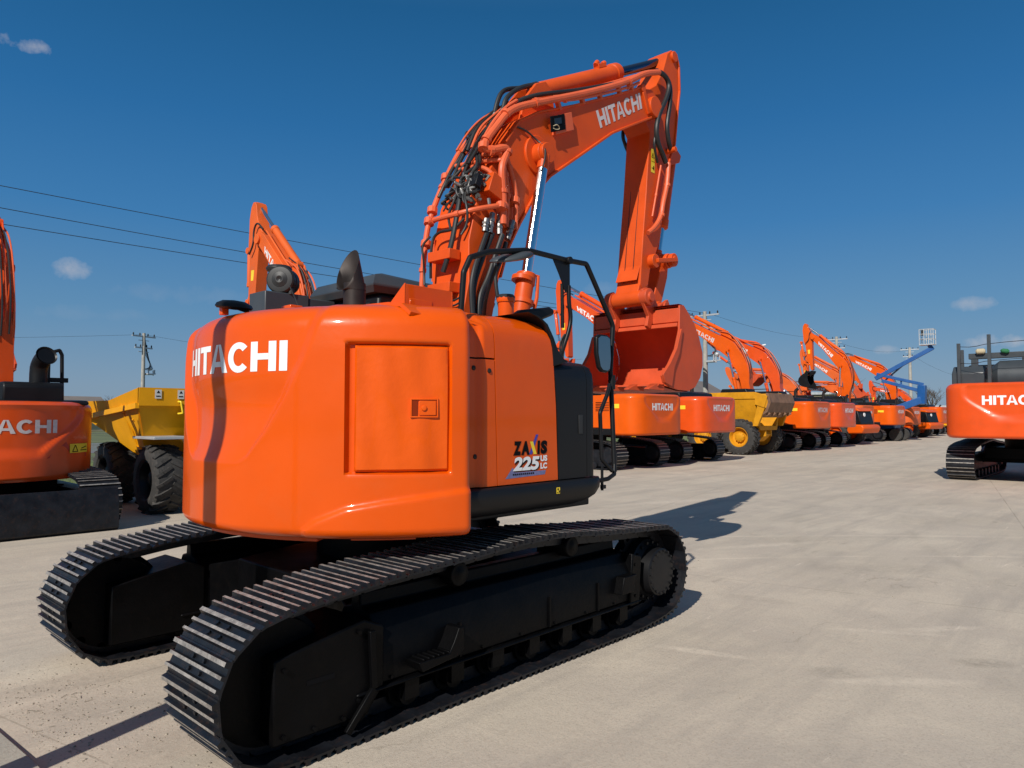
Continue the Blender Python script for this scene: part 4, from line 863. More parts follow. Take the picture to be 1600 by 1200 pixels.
def ex(label, loc, rz, sc=1.12, boom=0, arm=0, bucket=0, bs=1.0, short=False, bucket_mat='bucket', logo_mat='white', w0=1.05, w1=2.30, blade=False, seen='full', decal='yellow', by=0, deck=True, om='far_orange'):
    t = thing('excavator', label, 'excavator', (loc[0], loc[1], 0), R(rz), 'orange excavators', sc)
    for s in (-1, 1): far_track(s * 1.2, .6).build('track', ['shoe', 'grouser'], t, ang=30)
    m = MB(); m.box((0, 0, .62), (1.4, 1.9, .3)); m.cyl((0, 0, .6), (0, 0, w0 + .02), .6, n=28); m.box((.0, 0, .5), (.7, 2.3, .24)); m.build('chassis', 'under', t, bevel=.02)
    m = MB()
    if short: m.prism([(-1.3, -.8), (-.6, -1.3), (1.4, -1.3), (1.4, 1.3), (-.6, 1.3), (-1.3, .8)], 'z', w0, w0 + .18)
    else: m.box((-.35, 0, w0 + .1), (3.5, 2.5, .2))
    m.build('revolving_frame', 'satin', t, bevel=.02)
    # counterweight
    if short: xb, dp_, hy, ne = -.35, 1.30, 1.50, 2.1
    else: xb, dp_, hy, ne = -2.0, .88, 1.42, 4.2
    n = 96; plan = []
    for i in range(n + 1):
        a = -pi / 2 + pi * i / n; sn, cs = sin(a), cos(a)
        plan.append((xb - dp_ * abs(cs) ** (2 / ne), hy * math.copysign(abs(sn) ** (2 / ne), sn)))
    nw = 44; rows = []; hgt = w1 - w0
    prof = [(-.55, .005), (-.10, .0), (-.04, .012), (0, .06)] + [(0, .06 + (hgt - .2) * j / nw) for j in range(1, nw + 1)] + [(-.005, hgt - .11), (-.03, hgt - .06), (-.08, hgt - .02), (-.16, hgt), (-.5, hgt + .01)]
    def surf(y, z):
        hw = .30 + .72 * ss((z - .34) / .7) if not short else .45 + .75 * ss((z - .3) / .8)
        f = min((hw - abs(y)) / .10, (z - .34) / .22); return -.05 * ss(f) if z < hgt - .12 else -.05 * ss(f) * .8
    def cpt(x, y, dr, z):
        k = 1 + (dr + (surf(y, z) if dr > -.01 else 0)) / hypot(x - xb + .001, y) if hypot(x - xb, y) > .2 else 1
        return (xb + (x - xb) * k, y * k, w0 + z)
    for x, y in plan: rows.append([cpt(x, y, dr, z) for dr, z in prof])
    m = MB(); m.grid(rows, flip=False)
    m.box((xb + .22, 0, w0 + hgt / 2), (.5, 2 * hy * .97, hgt * .97))
    cwm = om; CWx = m.build('counterweight', cwm, t, ang=50)
    yl = .62 if not short else .75
    def lf(s, tt):
        y = yl - 2 * yl * s; z = hgt * .60 + tt * .215; q = abs(y / hy) ** ne; x = xb - dp_ * (max(0, 1 - q)) ** (1 / ne)
        p = cpt(x, y, 0, z); return (p[0] - .006, p[1], p[2])
    logo(lf, 20).build('lettering', logo_mat, CWx)
    if decal:
        for yy in ((1.0,) if not short else (-1.0,)):
            z = hgt * .62 if not short else hgt * .36; q = abs(yy / hy) ** ne
            def sp(y, z): return cpt(xb - dp_ * (max(0, 1 - abs(y / hy) ** ne)) ** (1 / ne), y, 0, z)
            if short:
                A_ = [sp(-.55, .36), sp(-1.25, .36), sp(-1.25, .42), sp(-.98, .42), sp(-.86, .62)]; m = MB(); m.add([(p[0] - .006, p[1] - .004, p[2]) for p in A_], [(0, 1, 2, 3, 4)]); m.build('decal', 'red_ink', CWx)
                m = MB(); m.grid([[(sp(y, zz)[0] - .010, sp(y, zz)[1] - .006, sp(y, zz)[2]) for zz in (.43, .58)] for y in (-.92, -1.0, -1.1, -1.2, -1.27)]); m.build('decal', 'yellow_ink', CWx)
                m = MB()
                for a_, b_ in (((-.97, .45), (-1.02, .56)), ((-1.02, .56), (-1.07, .45)), ((-1.07, .45), (-.97, .45)), ((-1.12, .47), (-1.25, .47)), ((-1.14, .5), (-1.24, .53))):
                    p1 = sp(*a_); p2 = sp(*b_); m.beam((p1[0] - .014, p1[1] - .008, p1[2]), (p2[0] - .014, p2[1] - .008, p2[2]), .003, .012)
                m.build('decal_mark', 'black_ink', CWx)
            else:
                m = MB(); m.box((xb - .05, hy * 1.001 - .0, w0 + hgt * .70), (.34, .012, .13)); m.build('decal', 'yellow_ink', CWx)
    # side panels with a black sill, black hood
    fx = 1.2 if not short else .9
    for s in (-1, 1):
        xa = xb - .02 if not short else -.55; xe = fx if s < 0 else -.15
        if short: xa = -.35
        m = MB(); y0, y1 = s * hy * .88, s * hy * .965
        m.prism([(xa, w0 + .22), (xe, w0 + .22), (xe - .02, w1 - .14), (xe - .1, w1 - .04), (xa, w1 - .04)], 'y', y0, y1); P_ = m.build('side_panel', om, t, bevel=.02)
        m = MB()
        for k in range(6): m.box((xa + .45, s * hy * .967, w1 - .26 - k * .05), (.5, .012, .02))
        m.box(((xa + xe) / 2, s * hy * .967, w0 + hgt / 2), (.014, .008, hgt * .7)); m.build('vent', 'black_ink', P_)
        m = MB(); m.prism([(xa, w0 + .0), (fx + .3, w0 + .0), (fx + .42, w0 + .12), (fx + .42, w0 + .2), (xa, w0 + .2)], 'y', s * hy * .75, s * hy * .985); m.build('side_skirt', 'satin', t, bevel=.02)
    m = MB()
    hx = xb + .35 if not short else -.9
    hh = .22 if deck else .04
    m.prism([(hx - .25, w1 - .05), (hx - .2, w1 + hh * .7), (hx + .1, w1 + hh), (.2, w1 + hh), (.25, w1 - .05)], 'y', -hy * .86, hy * .82); m.build('hood', 'satin', t, bevel=.04)
    if deck:
     m = MB(); m.cyl((hx + .35, -.7, w1 + .2), (hx + .35, -.7, w1 + .5), .07, n=16); m.tube([(hx + .35, -.7, w1 + .45), (hx + .33, -.7, w1 + .56), (hx + .22, -.7, w1 + .66)], .075, 14); m.build('exhaust_pipe', 'exh', t)
    if deck:
     m = MB(); m.tube(den([(.3, -hy * .9, w0 + .2), (.3, -hy * .9, w1 + .7), (1.2, -hy * .9, w1 + .7), (1.3, -hy * .9, w0 + .2)]), .02, 8); m.tube([(.3, -hy * .9, w1 + .3), (1.2, -hy * .9, w1 + .3)], .016, 8); m.build('handrail', 'satin', t)
    # cab
    cx0, cx1, cy0, cy1 = .15, 1.85, .45, 1.42
    m = MB(); m.prism([(cx0, w0 + .2), (cx0, w0 + 1.7), (cx0 + .1, w0 + 1.9), (cx1 - .35, w0 + 1.9), (cx1, w0 + 1.0), (cx1 + .05, w0 + .2)], 'y', cy0, cy1); cb = m.build('cab', 'satin', t, bevel=.04)
    m = MB(); m.box((cx0 - .004, (cy0 + cy1) / 2, w0 + 1.5), (.02, .76, .5)); m.prism([(cx0 + .12, w0 + .95), (cx0 + .12, w0 + 1.72), (cx1 - .42, w0 + 1.72), (cx1 - .12, w0 + .95)], 'y', cy0 - .008, cy1 + .008); m.build('window', 'glass', cb)
    # boom, arm, bucket (bc carries the sideways offset of a swing boom)
    rt = (.35, 1.85); bt = T2(BT[:], rt, boom, rt, bs); bb = T2(BB[:], rt, boom, rt, bs)
    m = MB(); m.prism(bt + bb, 'y', -.23, .23); m.cyl((*T2([(3.73, 5.6)], rt, boom, rt, bs)[0][:1], -.29, T2([(3.73, 5.6)], rt, boom, rt, bs)[0][1]), (T2([(3.73, 5.6)], rt, boom, rt, bs)[0][0], .29, T2([(3.73, 5.6)], rt, boom, rt, bs)[0][1]), .13, n=20)
    for k in range(2):
        q = T2([(1.05, 4.48), (1.3, 4.80), (1.62, 4.98), (2.3, 5.30), (2.9, 5.60), (3.45, 5.88)], rt, boom, rt, bs); m.tube([(a, .18 - .2 * k, b) for a, b in q], .03, 8)
    for yy in (-.1, .1): m.prism(T2([(1.40, 4.70), (1.50, 5.0), (1.75, 5.27), (1.93, 5.25), (1.98, 5.0)], rt, boom, rt, bs), 'y', yy - .02, yy + .02)
    B_ = m.build('boom', om, t, bevel=.012)
    m = MB(); q = T2([(3.3, 5.48), (3.25, 5.30), (2.2, 4.92), (2.28, 4.74)], rt, boom, rt, bs)
    # reads from tip to base on the left face
    logo(lambda s, tt: bil((q[0][0], .236, q[0][1]), (q[1][0], .236, q[1][1]), (q[2][0], .236, q[2][1]), (q[3][0], .236, q[3][1]), s, tt), mb=m).build('lettering', logo_mat, B_)
    m = MB(); q2 = T2([(.7, 3.2), (.72, 3.75), (.95, 4.3), (1.25, 4.78), (1.6, 5.1), (1.95, 5.2), (2.3, 5.3)], rt, boom, rt, bs)
    for k in range(5): m = MB(); m.tube([(a - .06 - .03 * (k % 2), -.18 + .09 * k, b + .06 * sin(k + j)) for j, (a, b) in enumerate(q2)], .022, 7, smooth=2); m.build('hydraulic_hose', 'rubber' if k % 2 else 'pipe', B_)
    m = MB()
    q3 = T2([(3.5, 5.9), (3.9, 6.05), (4.02, 5.8), (3.9, 5.45), (4.05, 5.15)], rt, boom, rt, bs); m.tube([(a, .25, b) for a, b in q3], .025, 7, smooth=2)
    m.build('hydraulic_hose', 'rubber', B_)
    piv = T2([(3.73, 5.6)], rt, boom, rt, bs)[0]; aa = boom * .0 + arm
    ao = T2(AO, (3.73, 5.6), aa, piv); m = MB(); m.prism(ao, 'y', -.16, .16); A_ = m.build('arm', om, t, bevel=.012)
    m = MB(); q = T2([(4.02, 4.75), (3.86, 4.78), (3.83, 4.5), (3.96, 4.47)], (3.73, 5.6), aa, piv); m.prism(q, 'y', -.163, .163); m.build('warning_sticker', 'yellow_ink', A_)
    def ap(x, z): return T2([(x, z)], (3.73, 5.6), aa, piv)[0]
    def bpnt(x, z): return T2([(x, z)], rt, boom, rt, bs)[0]
    a_ = bpnt(1.86, 5.24); b_ = ap(4.36, 6.5)
    if hypot(a_[0] - b_[0], a_[1] - b_[1]) > .8: lathe_cyl(t, 'arm_cylinder', (a_[0], 0, a_[1]), (b_[0], 0, b_[1]), .6, .10, .05, bm=om)
    for yy in (-.33, .33):
        b_ = bpnt(1.57, 4.42); lathe_cyl(t, 'boom_cylinder', (.95, yy, 1.62), (b_[0], yy, b_[1]), .58, .085, .05, bm=om, ew=.06)
    a_ = ap(4.56, 5.25); b_ = ap(4.20, 3.86); lathe_cyl(t, 'bucket_cylinder', (a_[0], 0, a_[1]), (b_[0], 0, b_[1]), .7, .07, .04, bm=om)
    pb = ap(3.545, 3.24); tot = aa + bucket
    m = MB(); m.beam((*ap(3.78, 3.72)[:1], 0, ap(3.78, 3.72)[1]), (ap(4.22, 3.80)[0], 0, ap(4.22, 3.80)[1]), .4, .1); e = T2([(3.96, 3.17)], (3.545, 3.24), tot, pb)[0]; m.beam((ap(4.2, 3.8)[0], 0, ap(4.2, 3.8)[1]), (e[0], 0, e[1]), .2, .12); m.build('bucket_link', om, t, bevel=.01)
    m = MB(); sp_ = T2(SP, (3.545, 3.24), tot, pb)
    for s in (-1, 1): m.prism(sp_, 'y', s * .56, s * .6)
    bks = T2(BK_S, (3.545, 3.24), tot, pb); inn = T2(ins, (3.545, 3.24), tot, pb)
    m.grid([[(x, y, z) for x, z in bks] for y in (-.56, .56)]); m.grid([[(x, y, z) for x, z in inn] for y in (-.56, .56)], flip=True)
    for s in (-.2, .2): m.prism(T2([(3.46, 3.33), (3.64, 3.31), (3.80, 3.16), (4.02, 3.27), (4.05, 3.0), (3.70, 3.0), (3.60, 2.86), (3.46, 3.18)], (3.545, 3.24), tot, pb), 'y', s - .02, s + .02)
    for k in range(5): q = T2([(3.3, 2.12), (3.3, 2.19), (3.08, 2.13)], (3.545, 3.24), tot, pb); m.prism(q, 'y', -.52 + k * .26 - .04, -.52 + k * .26 + .04)
    m.build('bucket', bucket_mat, t, bevel=.005, ang=30)
    if by:
        for o in list(t.children):
            if o.name.split('.')[0] in ('boom', 'boom_cylinder'): o.scale.y = .68
            if o.name.split('.')[0] in ('boom', 'arm', 'bucket', 'arm_cylinder', 'boom_cylinder', 'bucket_cylinder', 'bucket_link'): o.location.y += by
    if blade:
        m = MB(); m.prism([(-2.42, .05), (-2.36, .0), (-2.30, .03), (-2.34, .25), (-2.33, .45), (-2.27, .66), (-2.33, .68), (-2.40, .45), (-2.41, .25)], 'y', -1.38, 1.38); B2 = m.build('dozer_blade', 'shoe', t, bevel=.008)
        m = MB(); m.beam((-2.3, -.5, .3), (-.9, -.5, .45), .14, .18); m.beam((-2.3, .5, .3), (-.9, .5, .45), .14, .18); m.build('blade_arm', 'under', B2, bevel=.01)
    return t

S_ = .06
def row_v(u): return 11.0 + (u - 17) * S_
L1 = ex('orange excavator with wide black dozer blade, cut off by the left edge', (-.98, 10.05), 90, sc=1.0, short=True, w0=.78, w1=2.06, blade=True, boom=10, arm=-6, logo_mat='white_worn', om='far_orange_red', by=-.34, deck=False)
m = MB(); m.tube([(-.7, -.62, 2.3), (-.7, -.62, 2.62), (-.74, -.63, 2.72), (-.84, -.65, 2.80), (-.93, -.67, 2.84)], .135, 22, smooth=1); m.lathe([(0, .135), (.04, .165), (.05, .165), (.0, .12)], (-.90, -.665, 2.83), (-.9, -.15, .4), 24, caps=False); m.build('exhaust_elbow', 'satin', L1)
m = MB(); m.tube(den([(-.55, -.80, 2.05), (-.55, -.80, 2.92), (-.55, -.96, 2.98), (-.55, -1.0, 2.90), (-.55, -1.02, 2.05)], .1), .03, 8); m.box((-.58, -.92, 2.45), (.08, .34, .08)); m.build('grab_rail', 'satin', L1)
m = MB(); m.prism([(-1.05, .0), (-1.05, .26), (-.98, .33), (-.3, .33), (-.3, 0)], 'y', -.92, -.05); 
for i_, v_ in enumerate(m.v): m.v[i_] = (v_[0], v_[1], v_[2] + 2.06)
m.build('engine_cover', 'satin', L1, bevel=.03)

ex('raised orange boom and hidden excavator behind the hood of the largest excavator', (6.1, 11.2), 90, sc=1.05, boom=17, arm=14, bs=1.0, om='far_orange_faded')
ex('orange excavator just right of the black handrail, under the big bucket', (17.7, 11.3), 90, sc=1.12, boom=-24, arm=-10)
ex('orange excavator immediately left of the mustard dump truck', (22.4, 11.5), 90, sc=1.12, boom=4, arm=6, bs=1.12, om='far_orange_red')
ex('orange excavator whose boom rises right behind the mustard dump bed', (34.6, 12.0), 90, sc=1.12, boom=2, arm=8, bs=1.2, logo_mat='white_worn')
ex('orange excavator whose boom carries bright white letters beside the street lamp', (39.6, 12.3), 90, sc=1.12, boom=0, arm=-40, bs=1.14, om='far_orange_red')
ex('orange excavator with straight low boom crossing behind the one holding a black bucket', (47.0, 13.4), 90, om='far_orange_faded', sc=1.1, boom=-22, arm=-18, bs=1.1)
ex('orange excavator holding a black bucket on a folded arm', (53.0, 13.1), 90, sc=1.12, boom=19, arm=6, bucket=10, bs=1.12, bucket_mat='satin')
ex('orange excavator with yellow rear sticker under the blue lift arm', (58.3, 13.3), 90, om='far_orange_faded', sc=1.1, boom=-26, arm=-20)
ex('orange excavator behind the blue lift, boom tip above the elbow of the lift', (71.0, 14.2), 90, sc=1.15, boom=2, arm=-16, bs=1.2)
ex('small orange excavator at the far end of the row near the white building', (80.0, 14.8), 90, om='far_orange_red', sc=1.0, boom=-14, arm=4)
ex('orange excavator with a steep folded boom just left of the blue lift elbow', (64.0, 16.5), 90, sc=1.1, boom=6, arm=4, bs=1.1, om='far_orange_faded')
EXR = ex('orange excavator standing alone at the right edge, grey railing posts on its deck', (22.3, -1.62), 0, om='far_orange_red', sc=1.16, short=False, w0=1.05, w1=2.35, boom=-40, arm=-30)
m = MB()
for x, y, h in ((-2.38, 1.12, 1.0), (-2.66, .45, 1.15), (-1.6, 1.2, .9)): m = MB(); m.box((x, y, 2.33 + h / 2), (.07, .07, h)); m.build('rail_post', 'grey', EXR, bevel=.004)
m = MB()
for z in (2.85, 3.25): m.tube([(-2.38, 1.12, z), (-2.55, .8, z - .04), (-2.68, .45, z + .02), (-2.74, -.9, z + .05)], .007, 6, smooth=1)
m.build('rail_chain', 'exh', EXR)
m = MB(); m.prism([(-2.3, 2.3), (-2.3, 2.62), (-2.1, 2.78), (-1.1, 2.78), (-1.0, 2.3)], 'y', .62, 1.3); m.lathe([(-.45, .3), (-.3, .42), (.3, .42), (.45, .3)], (-1.6, .1, 2.5), (0, 1, 0), 28); m.build('engine_cover', 'grey', EXR, bevel=.03)
m = MB(); 
for y in (-.1, .95): m.box((-1.5, y, 2.66), (.12, .14, .75))
m.box((-1.5, .42, 3.06), (.14, 1.3, .14)); m.prism([(-1.5, 2.95), (-1.5, 3.12), (.6, 2.95), (.6, 2.8)], 'y', -.2, -.05); m.build('guard_frame', 'grey', EXR, bevel=.01)
m = MB(); m.lathe([(-.10, .04), (-.07, .07), (.07, .07), (.10, .04)], (-1.62, .8, 3.17), (0, 1, 0), 14); m.build('beacon_lamp', 'beige', EXR)
m = MB(); m.lathe([(-.09, .03), (-.05, .06), (.05, .055), (.09, .02)], (-1.62, .3, 3.15), (0, 1, .2), 14); m.build('green_bag', paint('green cloth', (.02, .16, .06), .8), EXR)

# ================================================================== DUMP TRUCKS
def wheel(par, c, r, w, out, rim_mat, lugs=22, name='wheel'):
    """out = +1/-1: local y side that faces outward"""
    m = MB(); n = 44
    m.lathe([(-w * .42, r * .55), (-w * .5, r * .62), (-w * .5, r * .86), (-w * .42, r * .96), (-w * .25, r * .985), (w * .25, r * .985), (w * .42, r * .96), (w * .5, r * .86), (w * .5, r * .62), (w * .42, r * .55)], c, (0, out, 0), n, caps=False)
    for s in (-1, 1):
        for k in range(lugs):
            a = 2 * pi * (k + (.5 if s > 0 else 0)) / lugs
            pts = []
            for q, (yy, da) in enumerate(((.48, .0), (.30, .10), (.02, .26))):
                a2 = a + da; rr = r * (.93 if q == 0 else .995); pts.append(Vector((c[0] + rr * cos(a2), c[1] + s * out * w * yy, c[2] + rr * sin(a2))))
            ra = Vector((cos(a), 0, sin(a)))
            m.beam(pts[0], pts[1], r * .085, r * .10, up=ra); m.beam(pts[1], pts[2], r * .085, r * .075, up=ra)
    t = m.build(name, 'tyre', par, ang=40)
    q = MB(); q.lathe([(-w * .3, r * .57), (w * .30, r * .57), (w * .42, r * .58), (w * .44, r * .54), (w * .36, r * .50), (w * .10, r * .46), (w * .06, r * .3), (w * .22, r * .28), (w * .30, r * .22), (w * .33, r * .12), (w * .33, .0)], c, (0, out, 0), 36)
    for k in range(10):
        a = 2 * pi * k / 10; q.cyl((c[0] + r * .25 * cos(a), c[1] + out * w * .20, c[2] + r * .25 * sin(a)), (c[0] + r * .25 * cos(a), c[1] + out * w * .30, c[2] + r * .25 * sin(a)), r * .03, n=6)
    q.build('rim', rim_mat, t); return t

# articulated dumper in the row: heading away from the lane, tail to the viewer
AD = thing('dump_truck', 'mustard yellow dump truck with brown tailgate and big black tyres between the excavators', 'dump truck', (29.7, 10.5, 0), R(90.0))
for x in (-.1, 1.75):
    for s in (-1, 1): wheel(AD, (x, s * 1.28, .83), .83, .62, s, 'mustard')
for s in (-1, 1): wheel(AD, (5.4, s * 1.28, .83), .83, .62, s, 'mustard')
m = MB(); m.box((2.2, 0, 1.05), (5.6, .9, .35)); m.box((-.1, 0, .83), (.3, 2.2, .3)); m.box((1.75, 0, .83), (.3, 2.2, .3)); m.box((5.4, 0, .83), (.3, 2.2, .3)); m.prism([(-.9, .95), (-.4, 1.5), (.6, 1.5), (.9, .9), (.3, .6), (-.5, .6)], 'y', -.35, .35)
m.box((-.75, .3, 1.0), (.3, .12, .3)); m.box((-.75, -.3, 1.0), (.3, .12, .3)); m.beam((-.7, .45, 1.3), (.1, .55, .7), .12, .12); m.build('chassis', 'mustard', AD, bevel=.02)
m = MB()
sec = [(-1.45, 2.35), (-1.45, 2.92), (-1.3, 2.92), (-1.3, 2.4), (-.85, 1.35), (.85, 1.35), (1.3, 2.4), (1.3, 2.92), (1.45, 2.92), (1.45, 2.35), (.95, 1.15), (-.95, 1.15)]
m.prism(sec, 'x', -.9, 3.9)
for s in (-1, 1): m.prism([(-.9, 2.35), (-1.35, 2.2), (-1.5, 2.75), (-.9, 2.94), (4.0, 2.94), (4.0, 2.62), (-.9, 2.62)], 'y', s * 1.43, s * 1.5); m.prism([(-1.35, 2.2), (-1.0, 1.35), (-.75, 1.35), (-1.0, 2.35)], 'y', s * 1.3, s * 1.46)
m.prism([(3.9, 1.2), (3.9, 3.0), (4.05, 3.05), (4.05, 1.2)], 'y', -1.45, 1.45)
bd = m.build('bed', 'mustard', AD, bevel=.015)
m = MB(); m.prism([(-1.0, 1.75), (-1.45, 2.0), (-1.62, 2.45), (-1.5, 2.88), (-1.38, 2.88), (-1.48, 2.45), (-1.33, 2.05), (-.9, 1.85)], 'y', -1.40, 1.40)
for k in range(5): m.prism([(-1.3, 1.80), (-1.52, 1.92), (-1.36, 2.1)], 'y', -1.2 + k * .6 - .04, -1.2 + k * .6 + .04)
m.build('tailgate', 'rust', bd, bevel=.01)
m = MB(); m.prism([(4.5, 1.1), (4.5, 2.9), (4.7, 3.1), (6.0, 3.1), (6.4, 2.1), (6.5, 1.1)], 'y', -.95, .95); cb = m.build('cab', 'mustard', AD, bevel=.04)
m = MB(); m.prism([(4.7, 2.1), (4.7, 2.85), (5.9, 2.85), (6.2, 2.1)], 'y', -.96, .96); m.build('window', 'glass', cb)
m = MB(); m.prism([(6.4, 1.0), (6.4, 1.9), (7.4, 1.6), (7.5, 1.0)], 'y', -.9, .9); m.build('bonnet', 'mustard', AD, bevel=.05)

# site dumper on the left: front to the viewer
LD = thing('dump_truck', 'bright yellow site dumper with deep hopper beside the big orange counterweight', 'dump truck', (2.62, 9.3, 0), R(-90))
LR = .63
for x in (.0, -2.35):
    for s in (-1, 1): wheel(LD, (x, s * .98, LR), LR, .56, s, 'satin', lugs=20)
m = MB(); m.box((-1.0, 0, .85), (4.2, .6, .3)); m.box((0, 0, LR), (.25, 1.7, .25)); m.box((-2.35, 0, LR), (.25, 1.7, .25)); m.build('chassis', 'under', LD, bevel=.02)
m = MB()
BY = 1.38
def hop(x, z, hw): return [(x, -hw, z), (x, hw, z)]
rowsf = [hop(-.02, 2.36, BY), hop(-.02, 2.02, BY), hop(-.06, 2.0, BY * .985), hop(-.16, 1.68, BY * .96), hop(-.34, 1.08, BY * .80), hop(-.5, .86, BY * .6)]
m.grid(rowsf, flip=True)
for s in (-1, 1):
    side = [(-.02, s * BY, 2.36), (-.02, s * BY, 2.02), (-.34, s * BY * .80, 1.12), (-.95, s * BY * .62, .90), (-2.2, s * BY * .86, 1.45), (-2.9, s * BY * 1.0, 1.75), (-2.95, s * BY, 2.14), (-1.6, s * BY, 2.14), (-.9, s * BY, 2.24)]
    top_in = [(p[0] * .98 - .05, p[1] * .95, p[2]) for p in side]
    f = tuple(range(len(side))); m.add(side, [f if s < 0 else f[::-1]]); m.add(top_in, [f[::-1] if s < 0 else f])
    m.beam((-.02, s * (BY + .02), 2.02), (-2.95, s * (BY + .02), 1.80), .07, .10)
    m.beam((-.9, s * (BY + .0), 2.02), (-1.0, s * (BY * .66), .95), .05, .05)
m.add([(-.34, -BY * .8, 1.12), (-.34, BY * .8, 1.12), (-.95, BY * .62, .90), (-.95, -BY * .62, .90), (-2.2, -BY * .86, 1.45), (-2.2, BY * .86, 1.45), (-2.9, BY, 1.75), (-2.9, -BY, 1.75)], [(0, 1, 2, 3), (3, 2, 5, 4), (4, 5, 6, 7)])
m.box((-.03, 0, 2.19), (.06, BY * 2, .34))
bd = m.build('hopper', 'yellow', LD, ang=25)
m = MB()
for y, z in ((-.62, 2.0), (-.30, 1.93)): m.tube(den([(-.05, y - .05, z + .1), (.07, y - .02, z + .1), (.07, y + .02, z - .12), (-.05, y - .02, z - .13)], .2), .018, 8, smooth=1)
m.build('handle', 'yellow_ink', bd)
for y in (-1.04, -.62):
    m = MB(); m.box((.014, y, 2.24), (.004, .12, .17)); s_ = m.build('sticker', 'pale', bd); m = MB(); m.prism([(y - .03, 2.26), (y + .03, 2.26), (y, 2.31)], 'x', .017, .020); m.box((.018, y, 2.2), (.003, .08, .02)); m.build('sticker_mark', 'black_ink', s_)
m = MB(); m.tube(den([(-.55, -BY * .92, 1.75), (-.85, -BY * .92, 1.80), (-.88, -BY * .78, 1.22), (-.62, -BY * .78, 1.15)], .12), .02, 8, smooth=1); m.build('handle', 'yellow', bd)
for s in (-1, 1):
    m = MB(); m.box((.1, s * .98, 1.42), (1.05, .70, .05)); m.beam((.4, s * .7, 1.4), (.3, s * .5, 1.0), .06, .06); m.build('mudguard', 'galv', LD, bevel=.008)
m = MB(); m.beam((.3, -.55, 1.35), (-.05, -.45, 2.35), .10, .08); m.beam((.35, .55, 1.35), (-.05, .5, 2.35), .10, .08); m.box((.75, 0, 1.25), (1.0, 1.0, .7)); m.build('roll_frame', 'satin', LD, bevel=.02)
m = MB(); m.box((.02, -.28, 1.38), (.04, .18, .06)); m.build('reflector', 'yellow_ink', LD)

# ================================================================== WHEEL LOADERS, LIFT
def loader(label, loc, rz, sc=1.0):
    t = thing('wheel_loader', label, 'wheel loader', (loc[0], loc[1], 0), R(rz), 'orange wheel loaders', sc)
    for x in (-1.5, 1.5):
        for s in (-1, 1): wheel(t, (x, s * 1.1, .75), .75, .58, s, 'far_orange', lugs=18)
    m = MB(); m.prism([(-3.1, .75), (-3.25, 1.1), (-3.1, 1.28), (-2.3, 1.3), (-2.0, .7)], 'y', -1.25, 1.25); m.build('counterweight', 'far_orange', t, bevel=.08)
    m = MB(); m.prism([(-2.95, 1.28), (-2.75, 2.15), (-.5, 2.35), (-.3, 1.2)], 'y', -.95, .95); h = m.build('engine_grille', 'satin', t, bevel=.05)
    m = MB(); m.prism([(-2.9, 2.12), (-2.7, 2.3), (-.4, 2.55), (-.4, 2.38)], 'y', -1.0, 1.0); m.build('hood', 'far_orange', t, bevel=.04)
    m = MB(); m.cyl((-2.89, .3, 1.9), (-2.85, .3, 1.9), .12, n=20); m.build('badge', 'white', h)
    m = MB(); m.prism([(-.4, 1.3), (-.45, 3.1), (.9, 3.1), (1.2, 2.2), (1.0, 1.3)], 'y', -.75, .75); c_ = m.build('cab', 'satin', t, bevel=.05)
    m = MB(); m.prism([(-.25, 2.1), (-.3, 2.95), (.8, 2.95), (1.0, 2.1)], 'y', -.76, .76); m.build('window', 'glass', c_)
    m = MB(); m.box((0, 0, 1.0), (4.6, .9, .5)); m.build('chassis', 'under', t, bevel=.03)
    m = MB()
    for s in (-1, 1): m.beam((.9, s * .5, 2.0), (3.2, s * .5, .9), .12, .35)
    m.build('lift_arm', 'far_orange', t, bevel=.02)
    m = MB(); m.prism([(3.1, .3), (3.1, 1.3), (3.3, 1.3), (3.3, .5), (4.1, .35), (4.1, .25)], 'y', -1.3, 1.3); m.build('bucket', 'far_orange', t, bevel=.01); return t
loader('orange wheel loader with black engine grille, right of the excavator near the street lamp', (45.0, 12.6), 84)
loader('orange wheel loader with black grille and a round white badge, below the blue lift', (64.5, 13.2), 80)

BL = thing('boom_lift', 'blue articulated boom lift with white cage raised above the row', 'boom lift', (54.3, 11.0, 0), 0)
def bl(x, y, z): return (x - 54.3, y - 11.0, z)
m = MB(); m.beam(bl(54.1, 11.6, 1.9), bl(54.6, 8.95, 3.0), .6, .5); m.beam(bl(54.6, 8.95, 2.7), bl(54.6, 8.90, 4.05), .5, .55, up=(1, 0, 0)); m.build('riser', 'blue', BL, bevel=.03)
m = MB(); m.beam(bl(54.6, 8.8, 4.1), bl(53.9, 11.75, 4.95), .22, .22); m.beam(bl(54.6, 8.9, 3.6), bl(53.9, 11.4, 4.45), .26, .24); m.beam(bl(54.3, 10.2, 4.0), bl(54.3, 10.2, 4.5), .1, .1, up=(1, 0, 0)); m.build('lower_boom', 'blue', BL, bevel=.02)
m = MB(); m.beam(bl(53.9, 11.85, 4.6), bl(54.8, 8.2, 6.75), .30, .30); m.build('upper_boom', 'blue', BL, bevel=.03)
m = MB(); m.cyl(bl(54.1, 11.2, 4.5), bl(54.4, 9.9, 5.7), .06, n=12); m.build('lift_cylinder', 'rod', BL)
m = MB(); m.beam(bl(54.1, 11.0, 4.72), bl(54.4, 9.8, 4.38), .01, .16); m.build('name_strip', 'white', BL)
m = MB(); cx_, cy_, cz = bl(54.7, 8.5, 7.0)
for dx in (-.35, .35):
    for dy in (-.45, -.15, .15, .45): m.tube([(cx_ + dx, cy_ + dy, cz), (cx_ + dx, cy_ + dy, cz + 1.1)], .025, 6)
